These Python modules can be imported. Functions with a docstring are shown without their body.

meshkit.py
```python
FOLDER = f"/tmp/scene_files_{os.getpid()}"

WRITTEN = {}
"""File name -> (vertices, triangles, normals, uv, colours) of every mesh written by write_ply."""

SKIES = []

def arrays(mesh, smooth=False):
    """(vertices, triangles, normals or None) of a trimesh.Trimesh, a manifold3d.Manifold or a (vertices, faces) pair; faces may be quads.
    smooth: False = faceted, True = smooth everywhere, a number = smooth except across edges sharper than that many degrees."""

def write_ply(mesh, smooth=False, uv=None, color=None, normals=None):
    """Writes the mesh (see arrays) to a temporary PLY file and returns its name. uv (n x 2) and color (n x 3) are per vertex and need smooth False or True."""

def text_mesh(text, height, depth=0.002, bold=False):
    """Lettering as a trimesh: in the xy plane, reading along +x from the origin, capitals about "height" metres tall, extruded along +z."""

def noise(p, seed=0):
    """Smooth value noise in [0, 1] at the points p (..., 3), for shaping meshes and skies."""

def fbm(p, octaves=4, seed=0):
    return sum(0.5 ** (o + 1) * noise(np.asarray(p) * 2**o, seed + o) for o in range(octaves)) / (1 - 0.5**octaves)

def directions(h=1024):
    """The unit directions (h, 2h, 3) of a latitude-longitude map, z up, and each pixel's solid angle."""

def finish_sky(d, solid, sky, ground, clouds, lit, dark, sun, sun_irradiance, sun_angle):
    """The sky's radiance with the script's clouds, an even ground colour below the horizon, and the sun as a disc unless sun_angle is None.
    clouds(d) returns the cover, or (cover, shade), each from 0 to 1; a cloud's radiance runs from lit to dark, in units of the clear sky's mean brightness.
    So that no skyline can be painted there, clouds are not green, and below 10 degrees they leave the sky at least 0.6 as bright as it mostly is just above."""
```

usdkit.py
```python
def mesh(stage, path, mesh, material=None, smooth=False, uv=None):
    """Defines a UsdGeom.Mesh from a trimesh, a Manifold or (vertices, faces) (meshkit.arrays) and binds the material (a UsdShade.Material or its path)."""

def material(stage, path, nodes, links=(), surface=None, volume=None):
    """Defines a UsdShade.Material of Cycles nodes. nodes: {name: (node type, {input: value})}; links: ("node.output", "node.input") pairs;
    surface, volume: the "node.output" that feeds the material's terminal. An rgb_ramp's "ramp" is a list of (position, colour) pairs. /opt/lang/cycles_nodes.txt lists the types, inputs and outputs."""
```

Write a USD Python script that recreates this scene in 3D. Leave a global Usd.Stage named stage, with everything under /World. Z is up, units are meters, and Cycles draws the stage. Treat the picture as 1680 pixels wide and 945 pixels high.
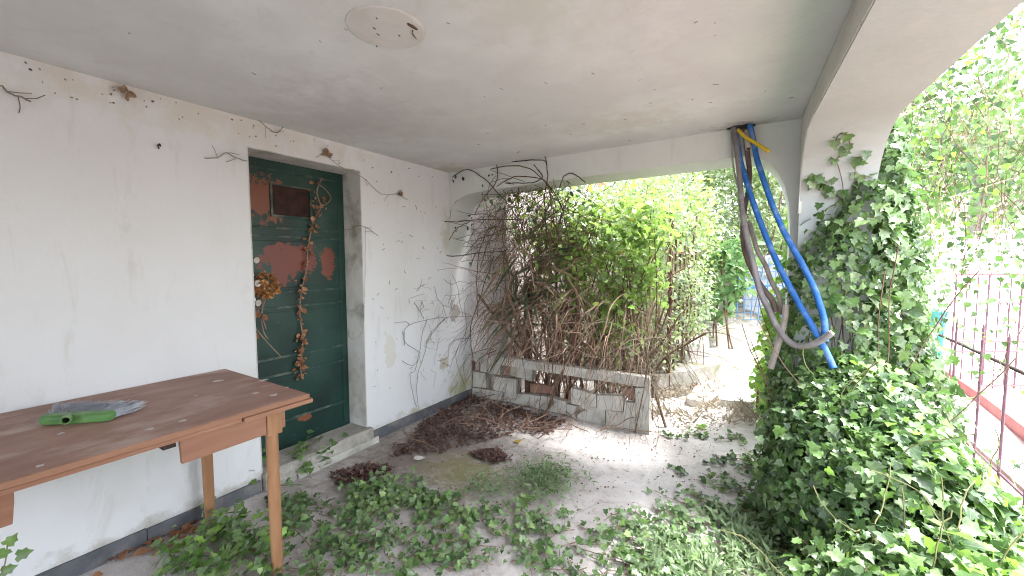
import math
import numpy as np
import trimesh
import shapely.geometry as sg
import usdkit
import meshkit
from pxr import Usd, UsdGeom, UsdLux, UsdShade, Gf, Sdf

# ------------------------------------------------------------------ camera, sky, sun, exposure
stage = Usd.Stage.CreateInMemory()
UsdGeom.SetStageUpAxis(stage, UsdGeom.Tokens.z)
UsdGeom.SetStageMetersPerUnit(stage, 1.0)
UsdGeom.Xform.Define(stage, '/World')
F_PX, YAW, PITCH, ROLL = 667.47, 0.5643, 0.0669, -0.0028
EYE = np.array([2.7117, 0.0, 1.471])
EXPOSURE = 3.12
SKY_STRENGTH = 0.15
SUN_INTENSITY, SUN_ANGLE = 0.4, 12.0
SUN_ELEV, SUN_AZ = math.radians(62), math.radians(62)      # azimuth from +y towards +x

FWD = np.array([-math.sin(YAW) * math.cos(PITCH), math.cos(YAW) * math.cos(PITCH), -math.sin(PITCH)])
_r = np.array([math.cos(YAW), math.sin(YAW), 0.0])
_u = np.cross(_r, FWD)
RIGHT = _r * math.cos(ROLL) + _u * math.sin(ROLL)
UP = np.cross(RIGHT, FWD)
cam = UsdGeom.Camera.Define(stage, '/World/camera')
cam.CreateHorizontalApertureAttr(36.0)
cam.CreateVerticalApertureAttr(20.25)
cam.CreateFocalLengthAttr(36.0 * F_PX / 1680.0)
cam.CreateExposureAttr(EXPOSURE)
cam.CreateClippingRangeAttr(Gf.Vec2f(0.05, 500.0))
_m = np.eye(4)
_m[0, :3], _m[1, :3], _m[2, :3], _m[3, :3] = RIGHT, UP, -FWD, EYE
cam.AddTransformOp().Set(Gf.Matrix4d(_m.tolist()))

LOOKS = '/World/Looks'
UsdGeom.Scope.Define(stage, LOOKS)
sky_mat = usdkit.material(stage, LOOKS + '/sky_look', {
    'tc': ('texture_coordinate', {}),
    'sky': ('sky_texture', {'sky_type': 'single_scattering', 'sun_disc': False, 'sun_elevation': SUN_ELEV, 'sun_rotation': SUN_AZ,
                            'air_density': 1.0, 'aerosol_density': 2.0}),
    'pale': ('hsv', {'saturation': 0.42, 'value': 1.0}),
    'n': ('noise_texture', {'scale': 2.5, 'detail': 5.0}),
    'r': ('rgb_ramp', {'ramp': [(0.35, (0.85, 0.85, 0.85)), (0.7, (1.15, 1.15, 1.14))]}),
    'mul': ('mix_color', {'blend_type': 'multiply', 'fac': 1.0, 'use_clamp': False}),
    'bg': ('background_shader', {'strength': SKY_STRENGTH})},
    [('sky.color', 'pale.color'), ('tc.generated', 'n.vector'), ('n.fac', 'r.fac'), ('pale.color', 'mul.a'), ('r.color', 'mul.b'), ('mul.result', 'bg.color')],
    surface='bg.background')
dome = UsdLux.DomeLight.Define(stage, '/World/sky')
UsdShade.MaterialBindingAPI.Apply(dome.GetPrim()).Bind(sky_mat)
dome.GetPrim().SetCustomDataByKey('kind', 'structure')
sun = UsdLux.DistantLight.Define(stage, '/World/sun')
sun.CreateIntensityAttr(SUN_INTENSITY)
sun.CreateAngleAttr(SUN_ANGLE)
sun.CreateNormalizeAttr(True)
sun.CreateColorAttr(Gf.Vec3f(1.0, 0.99, 0.97))
_sd = np.array([math.sin(SUN_AZ) * math.cos(SUN_ELEV), math.cos(SUN_AZ) * math.cos(SUN_ELEV), math.sin(SUN_ELEV)])
_sx = np.cross([0, 0, 1.0], _sd); _sx /= np.linalg.norm(_sx)
_sy = np.cross(_sd, _sx)
_m = np.eye(4); _m[0, :3], _m[1, :3], _m[2, :3] = _sx, _sy, _sd
sun.AddTransformOp().Set(Gf.Matrix4d(_m.tolist()))


# ------------------------------------------------------------------ helpers
def rng(seed):
    return np.random.default_rng(seed)


def ray(u, v):
    return FWD + (u - 840.0) / F_PX * RIGHT - (v - 472.5) / F_PX * UP


def at(u, v, axis, val):
    """The point seen at photograph pixel (u, v) on the plane axis = val."""
    r = ray(u, v)
    k = 'xyz'.index(axis)
    return EYE + r * (val - EYE[k]) / r[k]


def project(P):
    q = np.asarray(P, float) - EYE
    z = q @ FWD
    zz = np.where(np.abs(z) < 1e-6, 1e-6, z)
    return np.stack([840 + F_PX * (q @ RIGHT) / zz, 472.5 - F_PX * (q @ UP) / zz, z], -1)


_used = {}


def numbered(path):
    n = _used.get(path, 0)
    _used[path] = n + 1
    return path if n == 0 else '%s_%03d' % (path, n)


def tag(prim, label=None, cat=None, group=None, kind=None):
    for k, v in (('label', label), ('category', cat), ('group', group), ('kind', kind)):
        if v:
            prim.SetCustomDataByKey(k, v)
    return prim


def thing(name, label, cat, group=None, loc=None):
    x = UsdGeom.Xform.Define(stage, numbered('/World/' + name))
    if loc is not None:
        x.AddTranslateOp().Set(Gf.Vec3d(*map(float, loc)))
    return tag(x.GetPrim(), label, cat, group)


def obj(name, mesh, mat, parent=None, smooth=False, label=None, cat=None, group=None, kind=None, uv=None):
    base = str(parent.GetPath()) if parent is not None else '/World'
    m = usdkit.mesh(stage, numbered(base + '/' + name), mesh, LOOKS + '/' + mat, smooth=smooth, uv=uv)
    m.CreateDoubleSidedAttr(True)
    return tag(m.GetPrim(), label, cat, group, kind)


def box(x0, x1, y0, y1, z0, z1):
    b = trimesh.creation.box([x1 - x0, y1 - y0, z1 - z0])
    b.apply_translation([(x0 + x1) / 2, (y0 + y1) / 2, (z0 + z1) / 2])
    return b


def rbox(x0, x1, y0, y1, z0, z1, r=0.004):
    """A box with chamfered edges (12 + 8 extra faces)."""
    pts = []
    for sx, X in ((1, x0), (-1, x1)):
        for sy, Y in ((1, y0), (-1, y1)):
            for sz, Z in ((1, z0), (-1, z1)):
                pts += [(X, Y + sy * r, Z + sz * r), (X + sx * r, Y, Z + sz * r), (X + sx * r, Y + sy * r, Z)]
    return trimesh.convex.convex_hull(np.array(pts))


def join(ms):
    return trimesh.util.concatenate(ms)


def extrude(poly, axis, a, b):
    """A 2-D polygon pushed along an axis: 'x' takes (y, z), 'y' takes (x, z), 'z' takes (x, y)."""
    m = trimesh.creation.extrude_polygon(poly, b - a, engine='earcut')
    v = m.vertices.copy()
    if axis == 'x':
        w = np.stack([v[:, 2] + a, v[:, 0], v[:, 1]], -1)
    elif axis == 'y':
        w = np.stack([v[:, 0], v[:, 2] + a, v[:, 1]], -1)
    else:
        w = np.stack([v[:, 0], v[:, 1], v[:, 2] + a], -1)
    out = trimesh.Trimesh(w, m.faces, process=False)
    if out.volume < 0:
        out.invert()
    return out


def tubes(lines, radii, sides=5, cap=True):
    """Polylines as tapering tubes in one (vertices, faces) pair; radii: a number, or one value / array per line."""
    V, Fc, n = [], [], 0
    for k, p in enumerate(lines):
        p = np.asarray(p, float)
        r = radii if np.isscalar(radii) else radii[k]
        r = np.broadcast_to(np.asarray(r, float), (len(p),))
        t = np.gradient(p, axis=0)
        t /= np.linalg.norm(t, axis=1, keepdims=True) + 1e-12
        ref = np.array([0.31, 0.87, 0.38])
        a = np.cross(t, ref); a /= np.linalg.norm(a, axis=1, keepdims=True) + 1e-12
        b = np.cross(t, a)
        ang = np.arange(sides) * 2 * np.pi / sides
        v = (p[:, None] + r[:, None, None] * (np.cos(ang)[None, :, None] * a[:, None] + np.sin(ang)[None, :, None] * b[:, None])).reshape(-1, 3)
        i, j = np.meshgrid(np.arange(len(p) - 1), np.arange(sides), indexing='ij')
        q = np.stack([i * sides + j, i * sides + (j + 1) % sides, (i + 1) * sides + (j + 1) % sides, (i + 1) * sides + j], -1).reshape(-1, 4)
        f = np.vstack([q[:, [0, 1, 2]], q[:, [0, 2, 3]]])
        if cap and sides > 3:
            e = (len(p) - 1) * sides
            f = np.vstack([f, [[0, s + 1, s] for s in range(1, sides - 1)], [[e, e + s, e + s + 1] for s in range(1, sides - 1)]])
        V.append(v); Fc.append(f + n); n += len(v)
    return np.vstack(V), np.vstack(Fc)


def spline(pts, n=24):
    """Catmull-Rom through the points."""
    p = np.asarray(pts, float)
    p = np.vstack([2 * p[0] - p[1], p, 2 * p[-1] - p[-2]])
    segs = len(p) - 3
    out = []
    for s in np.linspace(0, segs - 1e-9, n):
        i = int(s); t = s - i
        a, b, c, d = p[i:i + 4]
        out.append(0.5 * (2 * b + (c - a) * t + (2 * a - 5 * b + 4 * c - d) * t * t + (3 * b - 3 * c + d - a) * t ** 3))
    return np.array(out)


def revolve(profile, n=20, loc=(0, 0, 0)):
    m = trimesh.creation.revolve(np.array(profile, float), sections=n)
    m.apply_translation(loc)
    return m


def unit(v):
    return v / (np.linalg.norm(v, axis=-1, keepdims=True) + 1e-12)


# leaf shapes: +y towards the tip, z up; unit length
def _leaf(side, mid, fold=0.12, droop=0.18):
    """side: outline points of the right half from base to tip; mid: y of inner rib points."""
    rib = [(0, 0)] + [(0, m) for m in mid] + [(0, 1)]
    V = [(x, y) for x, y in rib]
    nr = len(rib)
    R = list(range(nr, nr + len(side))); V += side
    L = list(range(nr + len(side), nr + 2 * len(side))); V += [(-x, y) for x, y in side]
    V = np.array(V, float)
    z = fold * np.abs(V[:, 0]) - droop * V[:, 1] ** 2
    Fc = []
    for S, flip in ((R, False), (L, True)):
        chain = [0] + S + [nr - 1]
        for a, b in zip(chain[:-1], chain[1:]):
            ya = (V[a, 1] + V[b, 1]) / 2
            k = 1 + int(np.argmin([abs(m - ya) for m in mid]))
            t = (a, b, k)
            if len({*t}) == 3:
                Fc.append(t if not flip else (b, a, k))
        for k in range(1, len(mid)):                      # close gaps along the rib
            ks = min(S, key=lambda s: abs(V[s, 1] - (mid[k] + mid[k - 1]) / 2))
            Fc.append((k, ks, k + 1) if not flip else (k + 1, ks, k))
    return np.column_stack([V, z]), np.array(Fc)


IVY = _leaf([(0.2, -0.14), (0.52, 0.02), (0.36, 0.27), (0.46, 0.5), (0.2, 0.66)], [0.28], 0.22, 0.22)
IVY2 = _leaf([(0.26, -0.1), (0.46, 0.16), (0.4, 0.42), (0.18, 0.76)], [0.35], 0.3, 0.1)
OVATE = _leaf([(0.22, 0.12), (0.3, 0.4), (0.18, 0.75)], [0.45], 0.25, 0.25)
NARROW = _leaf([(0.1, 0.2), (0.12, 0.5), (0.06, 0.8)], [0.5], 0.3, 0.4)
LOBED = _leaf([(0.3, -0.05), (0.6, 0.2), (0.36, 0.36), (0.5, 0.7), (0.2, 0.66)], [0.3], 0.2, 0.2)
DRY = (np.array([(0, 0, 0), (0.35, 0.3, 0.2), (0.3, 0.75, 0.1), (0, 1, 0.25), (-0.3, 0.7, 0.28), (-0.32, 0.25, 0.05), (0, 0.5, -0.08)], float),
       np.array([(0, 1, 6), (1, 2, 6), (2, 3, 6), (3, 4, 6), (4, 5, 6), (5, 0, 6)]))


def place(tpl, P, tip, nrm, size):
    """Copies of a leaf shape: (N, k, 3) vertices."""
    v, f = tpl
    tip = unit(np.asarray(tip, float))
    nrm = np.asarray(nrm, float)
    nrm = unit(nrm - (nrm * tip).sum(-1, keepdims=True) * tip)
    side = np.cross(tip, nrm)
    s = np.broadcast_to(np.asarray(size, float), (len(P),))[:, None, None]
    return np.asarray(P)[:, None] + s * (v[None, :, 0:1] * side[:, None] + v[None, :, 1:2] * tip[:, None] + v[None, :, 2:3] * nrm[:, None])


def merged(V, f):
    n, k, _ = V.shape
    return V.reshape(-1, 3), (f[None] + (np.arange(n) * k)[:, None, None]).reshape(-1, 3)


def leaf_uv(tpl_v, n=1):
    return np.tile(tpl_v[:, :2] * 0.5 + [0.5, 0.0], (n, 1))


TPL = {id(t[1]): t[0] for t in (IVY, IVY2, OVATE, LOBED)}


def leaves(parent, V, f, mats, parts=0, seed=0, part_name='leaf', mass_name='foliage'):
    """Leaves of one plant: the ones that show largest become parts, the rest one mass per look."""
    g = rng(seed)
    c = V.mean(1)
    p = project(c)
    seen = (p[:, 2] > 0.3) & (p[:, 0] > 5) & (p[:, 0] < 1675) & (p[:, 1] > 5) & (p[:, 1] < 940)
    a = np.linalg.norm(V.max(1) - V.min(1), axis=1) / np.maximum(p[:, 2], 0.3)
    n = np.cross(V[:, 1] - V[:, 0], V[:, -1] - V[:, 0])
    score = np.where(seen, a * (0.8 + 0.4 * g.random(len(V))), -1)
    order = np.argsort(-score)
    pick = [i for i in order[:parts] if score[i] > 0]
    rest = np.setdiff1d(np.arange(len(V)), pick)
    which = g.integers(0, len(mats), len(V)) if len(mats) > 1 else np.zeros(len(V), int)
    tv = TPL.get(id(f))
    for i in pick:
        obj(part_name, (V[i], f), mats[which[i]], parent, smooth=True, uv=None if tv is None else leaf_uv(tv))
    names = np.array(mats)[which]
    for m in dict.fromkeys(mats):
        r = rest[names[rest] == m]
        if len(r):
            obj(mass_name, merged(V[r], f), m, parent, kind='stuff', smooth=True, uv=None if tv is None else leaf_uv(tv, len(r)))


# ------------------------------------------------------------------ materials
def M(name, nodes, links, surface='p.BSDF', volume=None):
    usdkit.material(stage, LOOKS + '/' + name, nodes, links, surface=surface, volume=volume)


def rough_mat(name, c1, c2, scale=6.0, rough=0.75, bump=0.3, bscale=60.0, detail=6.0, spec=0.3, c3=None, s3=1.5, lo=0.35, hi=0.65, dist=0.004, stretch=(1, 1, 1), metallic=0.0):
    nodes = {'g': ('geometry', {}), 'mp': ('mapping', {'scale': stretch}),
             'n': ('noise_texture', {'scale': scale, 'detail': detail, 'roughness': 0.6}),
             'r': ('rgb_ramp', {'ramp': [(lo, c1), (hi, c2)]}),
             'nb': ('noise_texture', {'scale': bscale, 'detail': 5.0}),
             'b': ('bump', {'strength': bump, 'distance': dist}),
             'p': ('principled_bsdf', {'roughness': rough, 'specular_ior_level': spec, 'metallic': metallic})}
    links = [('g.position', 'mp.vector'), ('mp.vector', 'n.vector'), ('n.fac', 'r.fac'), ('mp.vector', 'nb.vector'), ('nb.fac', 'b.height'), ('b.normal', 'p.normal')]
    if c3 is None:
        links.append(('r.color', 'p.base_color'))
    else:
        nodes['n3'] = ('noise_texture', {'scale': s3, 'detail': 7.0, 'roughness': 0.65})
        nodes['r3'] = ('rgb_ramp', {'ramp': [(0.5, (0, 0, 0)), (0.68, (1, 1, 1))]})
        nodes['mx'] = ('mix_color', {'b': c3})
        links += [('mp.vector', 'n3.vector'), ('n3.fac', 'r3.fac'), ('r3.color', 'mx.fac'), ('r.color', 'mx.a'), ('mx.result', 'p.base_color')]
    M(name, nodes, links)


def plaster(name, base, tint, tint2, speck, extra=(), patch_col=(0.36, 0.33, 0.28), algae=None):
    """White painted plaster: mottled tint, dirt specks, faint streaks; extra: (centre, radii) of bare patches."""
    nodes = {'g': ('geometry', {}),
             'n1': ('noise_texture', {'scale': 1.3, 'detail': 6.0, 'roughness': 0.6}), 'r1': ('rgb_ramp', {'ramp': [(0.35, base), (0.55, tint), (0.72, tint2)]}),
             'n2': ('noise_texture', {'scale': 34.0, 'detail': 3.0, 'roughness': 0.7}), 'nm': ('noise_texture', {'scale': 1.9, 'detail': 3.0}),
             'sum': ('math', {'math_type': 'multiply_add', 'value2': 0.55}),
             'r2': ('rgb_ramp', {'ramp': [(speck, (0, 0, 0)), (speck + 0.03, (0.75, 0.75, 0.75))]}),
             'mx': ('mix_color', {'b': (0.1, 0.085, 0.065)}),
             'mp4': ('mapping', {'scale': (3.0, 3.0, 0.7)}),
             'n4': ('noise_texture', {'scale': 3.0, 'detail': 8.0, 'roughness': 0.7, 'distortion': 0.6}), 'r4': ('rgb_ramp', {'ramp': [(0.56, (0, 0, 0)), (0.78, (0.55, 0.55, 0.55))]}),
             'mx4': ('mix_color', {'b': (0.46, 0.44, 0.4)}),
             'nb': ('noise_texture', {'scale': 55.0, 'detail': 6.0}), 'nb2': ('noise_texture', {'scale': 5.0, 'detail': 4.0}),
             'ad': ('math', {'math_type': 'multiply_add', 'value2': 4.0}),
             'b': ('bump', {'strength': 0.35, 'distance': 0.003}),
             'p': ('principled_bsdf', {'roughness': 0.8, 'specular_ior_level': 0.25})}
    links = [('g.position', 'n1.vector'), ('n1.fac', 'r1.fac'), ('g.position', 'n2.vector'), ('g.position', 'nm.vector'), ('nm.fac', 'sum.value1'), ('n2.fac', 'sum.value3'),
             ('sum.value', 'r2.fac'), ('g.position', 'mp4.vector'), ('mp4.vector', 'n4.vector'), ('n4.fac', 'r4.fac'), ('r1.color', 'mx4.a'), ('r4.color', 'mx4.fac'),
             ('mx4.result', 'mx.a'), ('r2.color', 'mx.fac'),
             ('g.position', 'nb.vector'), ('g.position', 'nb2.vector'), ('nb2.fac', 'ad.value1'), ('nb.fac', 'ad.value3'), ('ad.value', 'b.height'), ('b.normal', 'p.normal')]
    last = 'mx.result'
    nodes['nd'] = ('noise_texture', {'scale': 9.0, 'detail': 6.0, 'roughness': 0.65})
    links.append(('g.position', 'nd.vector'))
    for k, (c, rad, col, edge) in enumerate(extra):
        s = [1.0 / x for x in rad]
        nodes['mp_%d' % k] = ('mapping', {'scale': s, 'location': [-c[i] * s[i] for i in range(3)]})
        nodes['gr_%d' % k] = ('gradient_texture', {'gradient_type': 'spherical'})
        nodes['ma_%d' % k] = ('math', {'math_type': 'multiply_add', 'value2': 0.55})
        nodes['rr_%d' % k] = ('rgb_ramp', {'ramp': [(0.72, (0, 0, 0)), (0.72 + edge, (1, 1, 1))]})
        nodes['mm_%d' % k] = ('mix_color', {'b': col})
        links += [('g.position', 'mp_%d.vector' % k), ('mp_%d.vector' % k, 'gr_%d.vector' % k), ('gr_%d.fac' % k, 'ma_%d.value1' % k), ('nd.fac', 'ma_%d.value3' % k),
                  ('ma_%d.value' % k, 'rr_%d.fac' % k), ('rr_%d.color' % k, 'mm_%d.fac' % k), (last, 'mm_%d.a' % k)]
        last = 'mm_%d.result' % k
    links.append((last, 'p.base_color'))
    M(name, nodes, links)


def leaf_mat(name, dark, light, rough=0.42, trans=0.3, trans_col=None, spec=0.4, vein=0.0, gain=1.0):
    dark, light = (tuple(min(0.9, c * gain) for c in k) for k in (dark, light))
    tc = trans_col or tuple(min(1, c * 1.7) for c in light)
    vc = tuple(min(0.9, 0.5 * c + 0.16) for c in light)
    nodes = {'g': ('geometry', {}), 'o': ('object_info', {}), 'ad': ('math', {'math_type': 'add'}), 'fr': ('math', {'math_type': 'fraction'}),
             'r': ('rgb_ramp', {'ramp': [(0.0, dark), (0.6, tuple((a + b) / 2 for a, b in zip(dark, light))), (0.93, light), (1.0, tuple(min(0.9, c * 1.25 + 0.015) for c in light))]}),
             'n': ('noise_texture', {'scale': 60.0, 'detail': 3.0}), 'h': ('hsv', {'saturation': 1.0}), 'mr': ('map_range', {'from_min': 0.3, 'from_max': 0.7, 'to_min': 0.72, 'to_max': 1.32}),
             'nb': ('noise_texture', {'scale': 120.0, 'detail': 2.0}), 'b': ('bump', {'strength': 0.25, 'distance': 0.002}),
             'p': ('principled_bsdf', {'roughness': rough, 'specular_ior_level': spec}), 't': ('translucent_bsdf', {'color': tc}), 'mx': ('mix_closure', {'fac': trans})}
    links = [('g.random_per_island', 'ad.value1'), ('o.random', 'ad.value2'), ('ad.value', 'fr.value1'), ('fr.value', 'r.fac'), ('r.color', 'h.color'), ('g.position', 'n.vector'),
             ('n.fac', 'mr.value'), ('mr.result', 'h.value'), ('g.position', 'nb.vector'), ('nb.fac', 'b.height'), ('b.normal', 'p.normal'), ('p.BSDF', 'mx.closure1'), ('t.BSDF', 'mx.closure2')]
    if vein:
        # veins fan out from the leaf's base: angle about it, folded
        nodes |= {'tc': ('texture_coordinate', {}), 'mp': ('mapping', {'location': (-0.5, 0.04, 0)}), 'sx': ('separate_xyz', {}), 'at2': ('math', {'math_type': 'arctan2'}),
                  'ab': ('math', {'math_type': 'absolute'}), 'pp': ('math', {'math_type': 'pingpong', 'value2': 0.3}), 'vr': ('rgb_ramp', {'ramp': [(0.0, (vein, vein, vein)), (0.06, (0, 0, 0))]}),
                  'mv': ('mix_color', {'b': vc})}
        links += [('tc.UV', 'mp.vector'), ('mp.vector', 'sx.vector'), ('sx.x', 'at2.value1'), ('sx.y', 'at2.value2'), ('at2.value', 'ab.value1'), ('ab.value', 'pp.value1'), ('pp.value', 'vr.fac'),
                  ('h.color', 'mv.a'), ('vr.color', 'mv.fac'), ('mv.result', 'p.base_color')]
    else:
        links.append(('h.color', 'p.base_color'))
    M(name, nodes, links, surface='mx.closure')


PALE = (0.74, 0.73, 0.7)
plaster('wall_plaster', (0.67, 0.675, 0.69), (0.64, 0.64, 0.65), (0.595, 0.59, 0.58), 1.03, [
    ((0, 2.33, 0.72), (0.3, 0.12, 0.26), (0.6, 0.58, 0.54), 0.04), ((0, 3.18, 0.95), (0.2, 0.12, 0.16), (0.36, 0.34, 0.32), 0.04),
    ((0, 3.0, 0.45), (0.2, 0.12, 0.14), (0.5, 0.46, 0.38), 0.08), ((0, 3.1, 1.75), (0.2, 0.2, 0.4), (0.52, 0.51, 0.45), 0.2),
    ((0, 3.3, 0.1), (0.3, 0.5, 0.5), (0.42, 0.41, 0.25), 0.3), ((0, 2.6, 0.05), (0.3, 0.7, 0.16), (0.45, 0.42, 0.33), 0.25),
    ((0, 0.9, 0.05), (0.3, 1.6, 0.15), (0.42, 0.4, 0.36), 0.25), ((0, 1.0, 2.3), (0.3, 2.2, 0.25), (0.6, 0.57, 0.52), 0.3)])
plaster('ceiling_plaster', (0.64, 0.65, 0.645), (0.55, 0.548, 0.545), (0.58, 0.6, 0.575), 1.06, [
    ((2.52, 3.09, 2.34), (0.35, 0.22, 0.3), (0.3, 0.28, 0.25), 0.35), ((0.1, 3.0, 2.34), (0.6, 0.5, 0.3), (0.45, 0.42, 0.36), 0.4), ((0.6, 1.6, 2.34), (0.9, 1.0, 0.3), (0.5, 0.47, 0.47), 0.4), ((1.9, 2.6, 2.34), (0.8, 0.5, 0.3), (0.52, 0.5, 0.46), 0.4), ((2.0, 1.2, 2.34), (0.5, 0.7, 0.3), (0.54, 0.545, 0.5), 0.35)])
plaster('beam_plaster', (0.6, 0.625, 0.6), (0.56, 0.58, 0.555), (0.52, 0.53, 0.505), 1.05, [((0.1, 3.12, 1.95), (0.12, 0.2, 0.16), (0.4, 0.4, 0.35), 0.04)])
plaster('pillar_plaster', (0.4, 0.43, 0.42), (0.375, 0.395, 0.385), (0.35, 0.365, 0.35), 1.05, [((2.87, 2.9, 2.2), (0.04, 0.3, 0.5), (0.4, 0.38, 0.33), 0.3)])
plaster('ridge_plaster', (0.62, 0.6, 0.57), (0.55, 0.53, 0.5), (0.48, 0.45, 0.42), 0.98)
rough_mat('reveal_paint', (0.48, 0.47, 0.44), (0.58, 0.57, 0.54), 5, 0.75, 0.3, 50, c3=(0.25, 0.24, 0.21), s3=4)
rough_mat('skirting_tile', (0.075, 0.08, 0.09), (0.13, 0.13, 0.145), 8, 0.55, 0.3, 60, c3=(0.2, 0.19, 0.18), s3=5)
rough_mat('doorstep_concrete', (0.3, 0.28, 0.25), (0.46, 0.43, 0.39), 7, 0.85, 0.8, 60, c3=(0.17, 0.17, 0.12), s3=4, dist=0.008)
rough_mat('white_marble', (0.6, 0.59, 0.56), (0.5, 0.48, 0.44), 8, 0.6, 0.2)
rough_mat('roughcast', (0.4, 0.36, 0.33), (0.6, 0.55, 0.52), 45, 0.9, 1.0, 70, c3=(0.27, 0.24, 0.22), s3=3, dist=0.03)
rough_mat('block_render', (0.34, 0.325, 0.29), (0.47, 0.45, 0.41), 6, 0.85, 0.6, 60, c3=(0.24, 0.23, 0.18), s3=5, dist=0.006)
rough_mat('coping_concrete', (0.4, 0.385, 0.35), (0.52, 0.5, 0.46), 6, 0.85, 0.5, 60, c3=(0.27, 0.27, 0.22), s3=4, dist=0.006)
rough_mat('clay', (0.17, 0.085, 0.06), (0.24, 0.13, 0.095), 9, 0.85, 0.6, 60, c3=(0.2, 0.13, 0.1), s3=6)
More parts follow.
